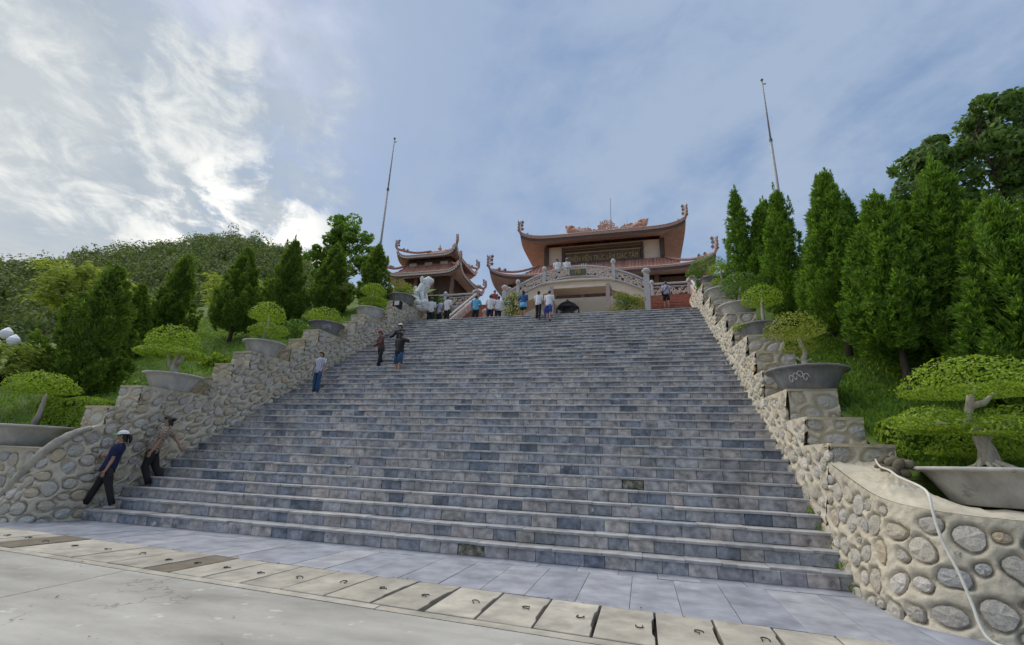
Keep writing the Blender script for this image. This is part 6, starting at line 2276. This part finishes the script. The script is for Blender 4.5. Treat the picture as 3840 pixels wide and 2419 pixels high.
# the two women low on the left (walking down sideways and leaning back)
person((.22, .09, st_z(1)), radians(132), 1.66, 'woman in navy polo shirt and white cap at the foot of the stairs', lean=-.20, legs=((-.30, .10), (.36, .04)), arms=((.05, .10, .25), (.70, .15, .75)),
       shirt='navy', trousers='black', slen=.42, shoe='shoe_pale', hair='tail', hat=('white_cloth', 'peak', 'green_peak'), headtilt=.20, headturn=0, female=True, extra=collar_stripe)
person((.22, .98, st_z(3)), radians(135), 1.72, 'woman in a checked brown blouse and black trousers leaning back beside the left wall', lean=-.30, legs=((.16, .55), (-.30, .25)), arms=((.10, .25, .3), (-.85, .35, .25)),
       shirt='checked_cloth', trousers='black', slen=.44, shoe='shoe_dark', hair='bun', headtilt=.25, headturn=.1, female=True, foot_dz=(-.20, 0))
person((.98, 5.42, st_z(16)), radians(178), 1.46, 'boy in a white and striped shirt with blue trousers standing against the left wall', lean=-.06, legs=((.12, .1), (-.02, .05)), arms=((.05, .25, .2), (.0, .2, .15)),
       shirt='striped_cloth', trousers='denim', slen=.4, shoe='shoe_pale', foot_dz=(0, 0))
person((1.95, 7.55, st_z(22)), radians(150), 1.48, 'old person in maroon blouse and red cap descending by the left wall', lean=.16, legs=((.18, .1), (-.2, .12)), arms=((.30, .1, .9), (.15, .1, .8)),
       shirt='maroon', trousers='black', slen=.9, shoe='shoe_pale', hat=('red_cap', 'peak', 'red_cap'), headtilt=.25, female=True)
person((3.05, 7.0, st_z(20)), radians(-15), 1.70, 'woman seen from behind in a black top and denim shorts with one elbow raised', lean=.05, legs=((.10, .12), (-.08, .05)), arms=((.35, .25, 1.2), (.25, 1.15, 2.3, -.75)),
       shirt='black', trousers='denim', tlen=.47, slen=.48, shoe='black', hair='bun', female=True)
person((2.25, 8.35, st_z(24)), radians(170), 1.55, 'person in black with white hat, half hidden by the woman in denim shorts', lean=.1, legs=((.2, .2), (-.1, .1)), arms=((.3, .1, .4), (.5, .3, .5)), shirt='black', trousers='black', slen=.9,
       hat=('white_cloth', 'brim', 'white_cloth'))
# at the head of the stairs
person((5.95, 13.75, PL), radians(-5), 1.60, 'woman in blue top with pale blue jacket round her hips at the stair head', legs=((.05, .03), (-.05, .03)), arms=((.2, .45, .9), (.1, .15, .1)), shirt='blue_cloth', trousers='dark_navy', tlen=.36, slen=.5,
       hair='bun', female=True, extra=jacket_waist)
person((7.05, 12.28, st_z(36)), radians(-5), 1.44, 'woman in a white blouse and black trousers climbing the last steps', lean=.08, legs=((.35, .5), (-.1, .1)), arms=((.1, .12, .4), (.1, .12, .2)), shirt='white_cloth', trousers='black', slen=.5, hair='bun', female=True, foot_dz=(.2, 0))
person((7.36, 12.62, st_z(37)), radians(0), 1.25, 'child in purple half hidden between the two adults on the last steps', legs=((.1, .1), (-.1, .1)), shirt='purple_cloth', trousers='purple_cloth', slen=.5)
person((7.62, 11.95, st_z(35)), radians(-8), 1.52, 'man in a white shirt and bright blue shorts climbing the last steps', lean=.06, legs=((.34, .5), (-.12, .1)), arms=((-.1, .14, .15), (.15, .2, .3)), shirt='white_cloth', trousers='blue_short', tlen=.48, slen=.5, shoe='black', foot_dz=(.2, 0))
person((.62, 14.2, PL), radians(20), 1.70, 'man in a white shirt and dark trousers right beside the lion statue', shirt='white_cloth', trousers='dark_navy', slen=.5, arms=((.1, .1, .3), (.1, .2, .4)))
person((.98, 14.55, PL), radians(-40), 1.70, 'person in a pale shirt with a navy bag, second from the lion', shirt='lilac_cloth', trousers='dark_navy', slen=.5, extra=strap)
person((1.62, 14.1, PL), radians(-15), 1.70, 'man in a white shirt and black trousers at the foot of the left red steps', shirt='white_cloth', trousers='black', slen=.5, arms=((.3, .12, .7), (.1, .12, .2)))
person((3.22, 14.2, PL), radians(8), 1.68, 'man in a light blue shirt with arms bent, in front of the left red steps', shirt='cyan_cloth', trousers='black', slen=.5, arms=((.35, .3, 1.2), (.35, .35, 1.2)))
person((4.02, 14.25, PL), radians(0), 1.68, 'man in a white polo shirt and navy trousers left of the flowering shrub', shirt='white_cloth', trousers='dark_navy', slen=.5)
person((4.42, 14.4, PL), radians(20), 1.64, 'person in a white shirt lifting both hands to the face beside the flowering shrub', shirt='white_cloth', trousers='dark_navy', slen=.5, arms=((1.1, .3, 1.7), (1.1, .3, 1.7)))
person((13.15, 17.98, PL + 8 * (CT - PL) / 17), radians(5), 1.55, 'man in a pale lilac shirt with a bag strap climbing the right red steps', shirt='lilac_cloth', trousers='dark_navy', tlen=.52, slen=.45, shoe='shoe_pale', legs=((.3, .45), (-.08, .1)), foot_dz=(.19, 0), extra=strap)
person((6.98, 17.7, 11.9), radians(180), 1.62, 'person in a white shirt looking over the bridge railing, left of two', shirt='white_cloth', trousers='dark_navy', slen=.5)
person((7.55, 17.7, 11.9), radians(175), 1.60, 'person in white and black with pale cap at the bridge railing', shirt='white_cloth', trousers='black', slen=.5, extra=strap, hat=('lilac_cloth', 'peak', 'lilac_cloth'))
person((3.05 - .5, 19.4, PL + 12 * (CT - PL) / 17), radians(200), 1.60, 'person in a red top coming down the left red steps', shirt='red_cloth', trousers='grey_granite', slen=.5)

# ------------------------------------------------------------------ small marks of wear: weeds in the stair corner, fallen leaves
rg = np.random.default_rng(8)
P, D = [], []
for k in range(150):
    n = rg.integers(1, 6)
    c = np.array([14.13 + rg.uniform(-.10, .05), (n - 1) * G_ - rg.uniform(.02, .16), (n - 1) * R_ + rg.uniform(0, .10)])
    P.append(c)
    D.append(np.array([rg.normal(-.2, .5), rg.normal(-.3, .5), 1]))
V, F = leaf_quads(np.array(P), np.array(D), rg.uniform(.05, .13, len(P)), .02, rg)
tag(link('weeds', np_mesh('weeds', V, F), 'grass_blade'), 'small weeds growing where the right wall meets the lowest steps', 'weeds', kind='stuff')
P, D = [], []
for k in range(46):
    x = rg.uniform(-1, 14)
    y = gy(x) + rg.normal(0, .03) if k < 30 else rg.uniform(-6, -2.6)
    P.append((x, y, .012))
    D.append((rg.normal(), rg.normal(), .1))
nrm = np.tile(np.array([[0, 0, 1.0]]), (len(P), 1)) + rg.normal(0, .3, (len(P), 3))
V, F = leaf_quads(np.array(P), np.array(D), rg.uniform(.02, .06, len(P)), .022, rg, nrm)
tag(link('fallen_leaves', np_mesh('fallen_leaves', V, F), 'dry_leaf'), 'small brown leaves lying along the drain and plaza', 'leaves', kind='stuff')
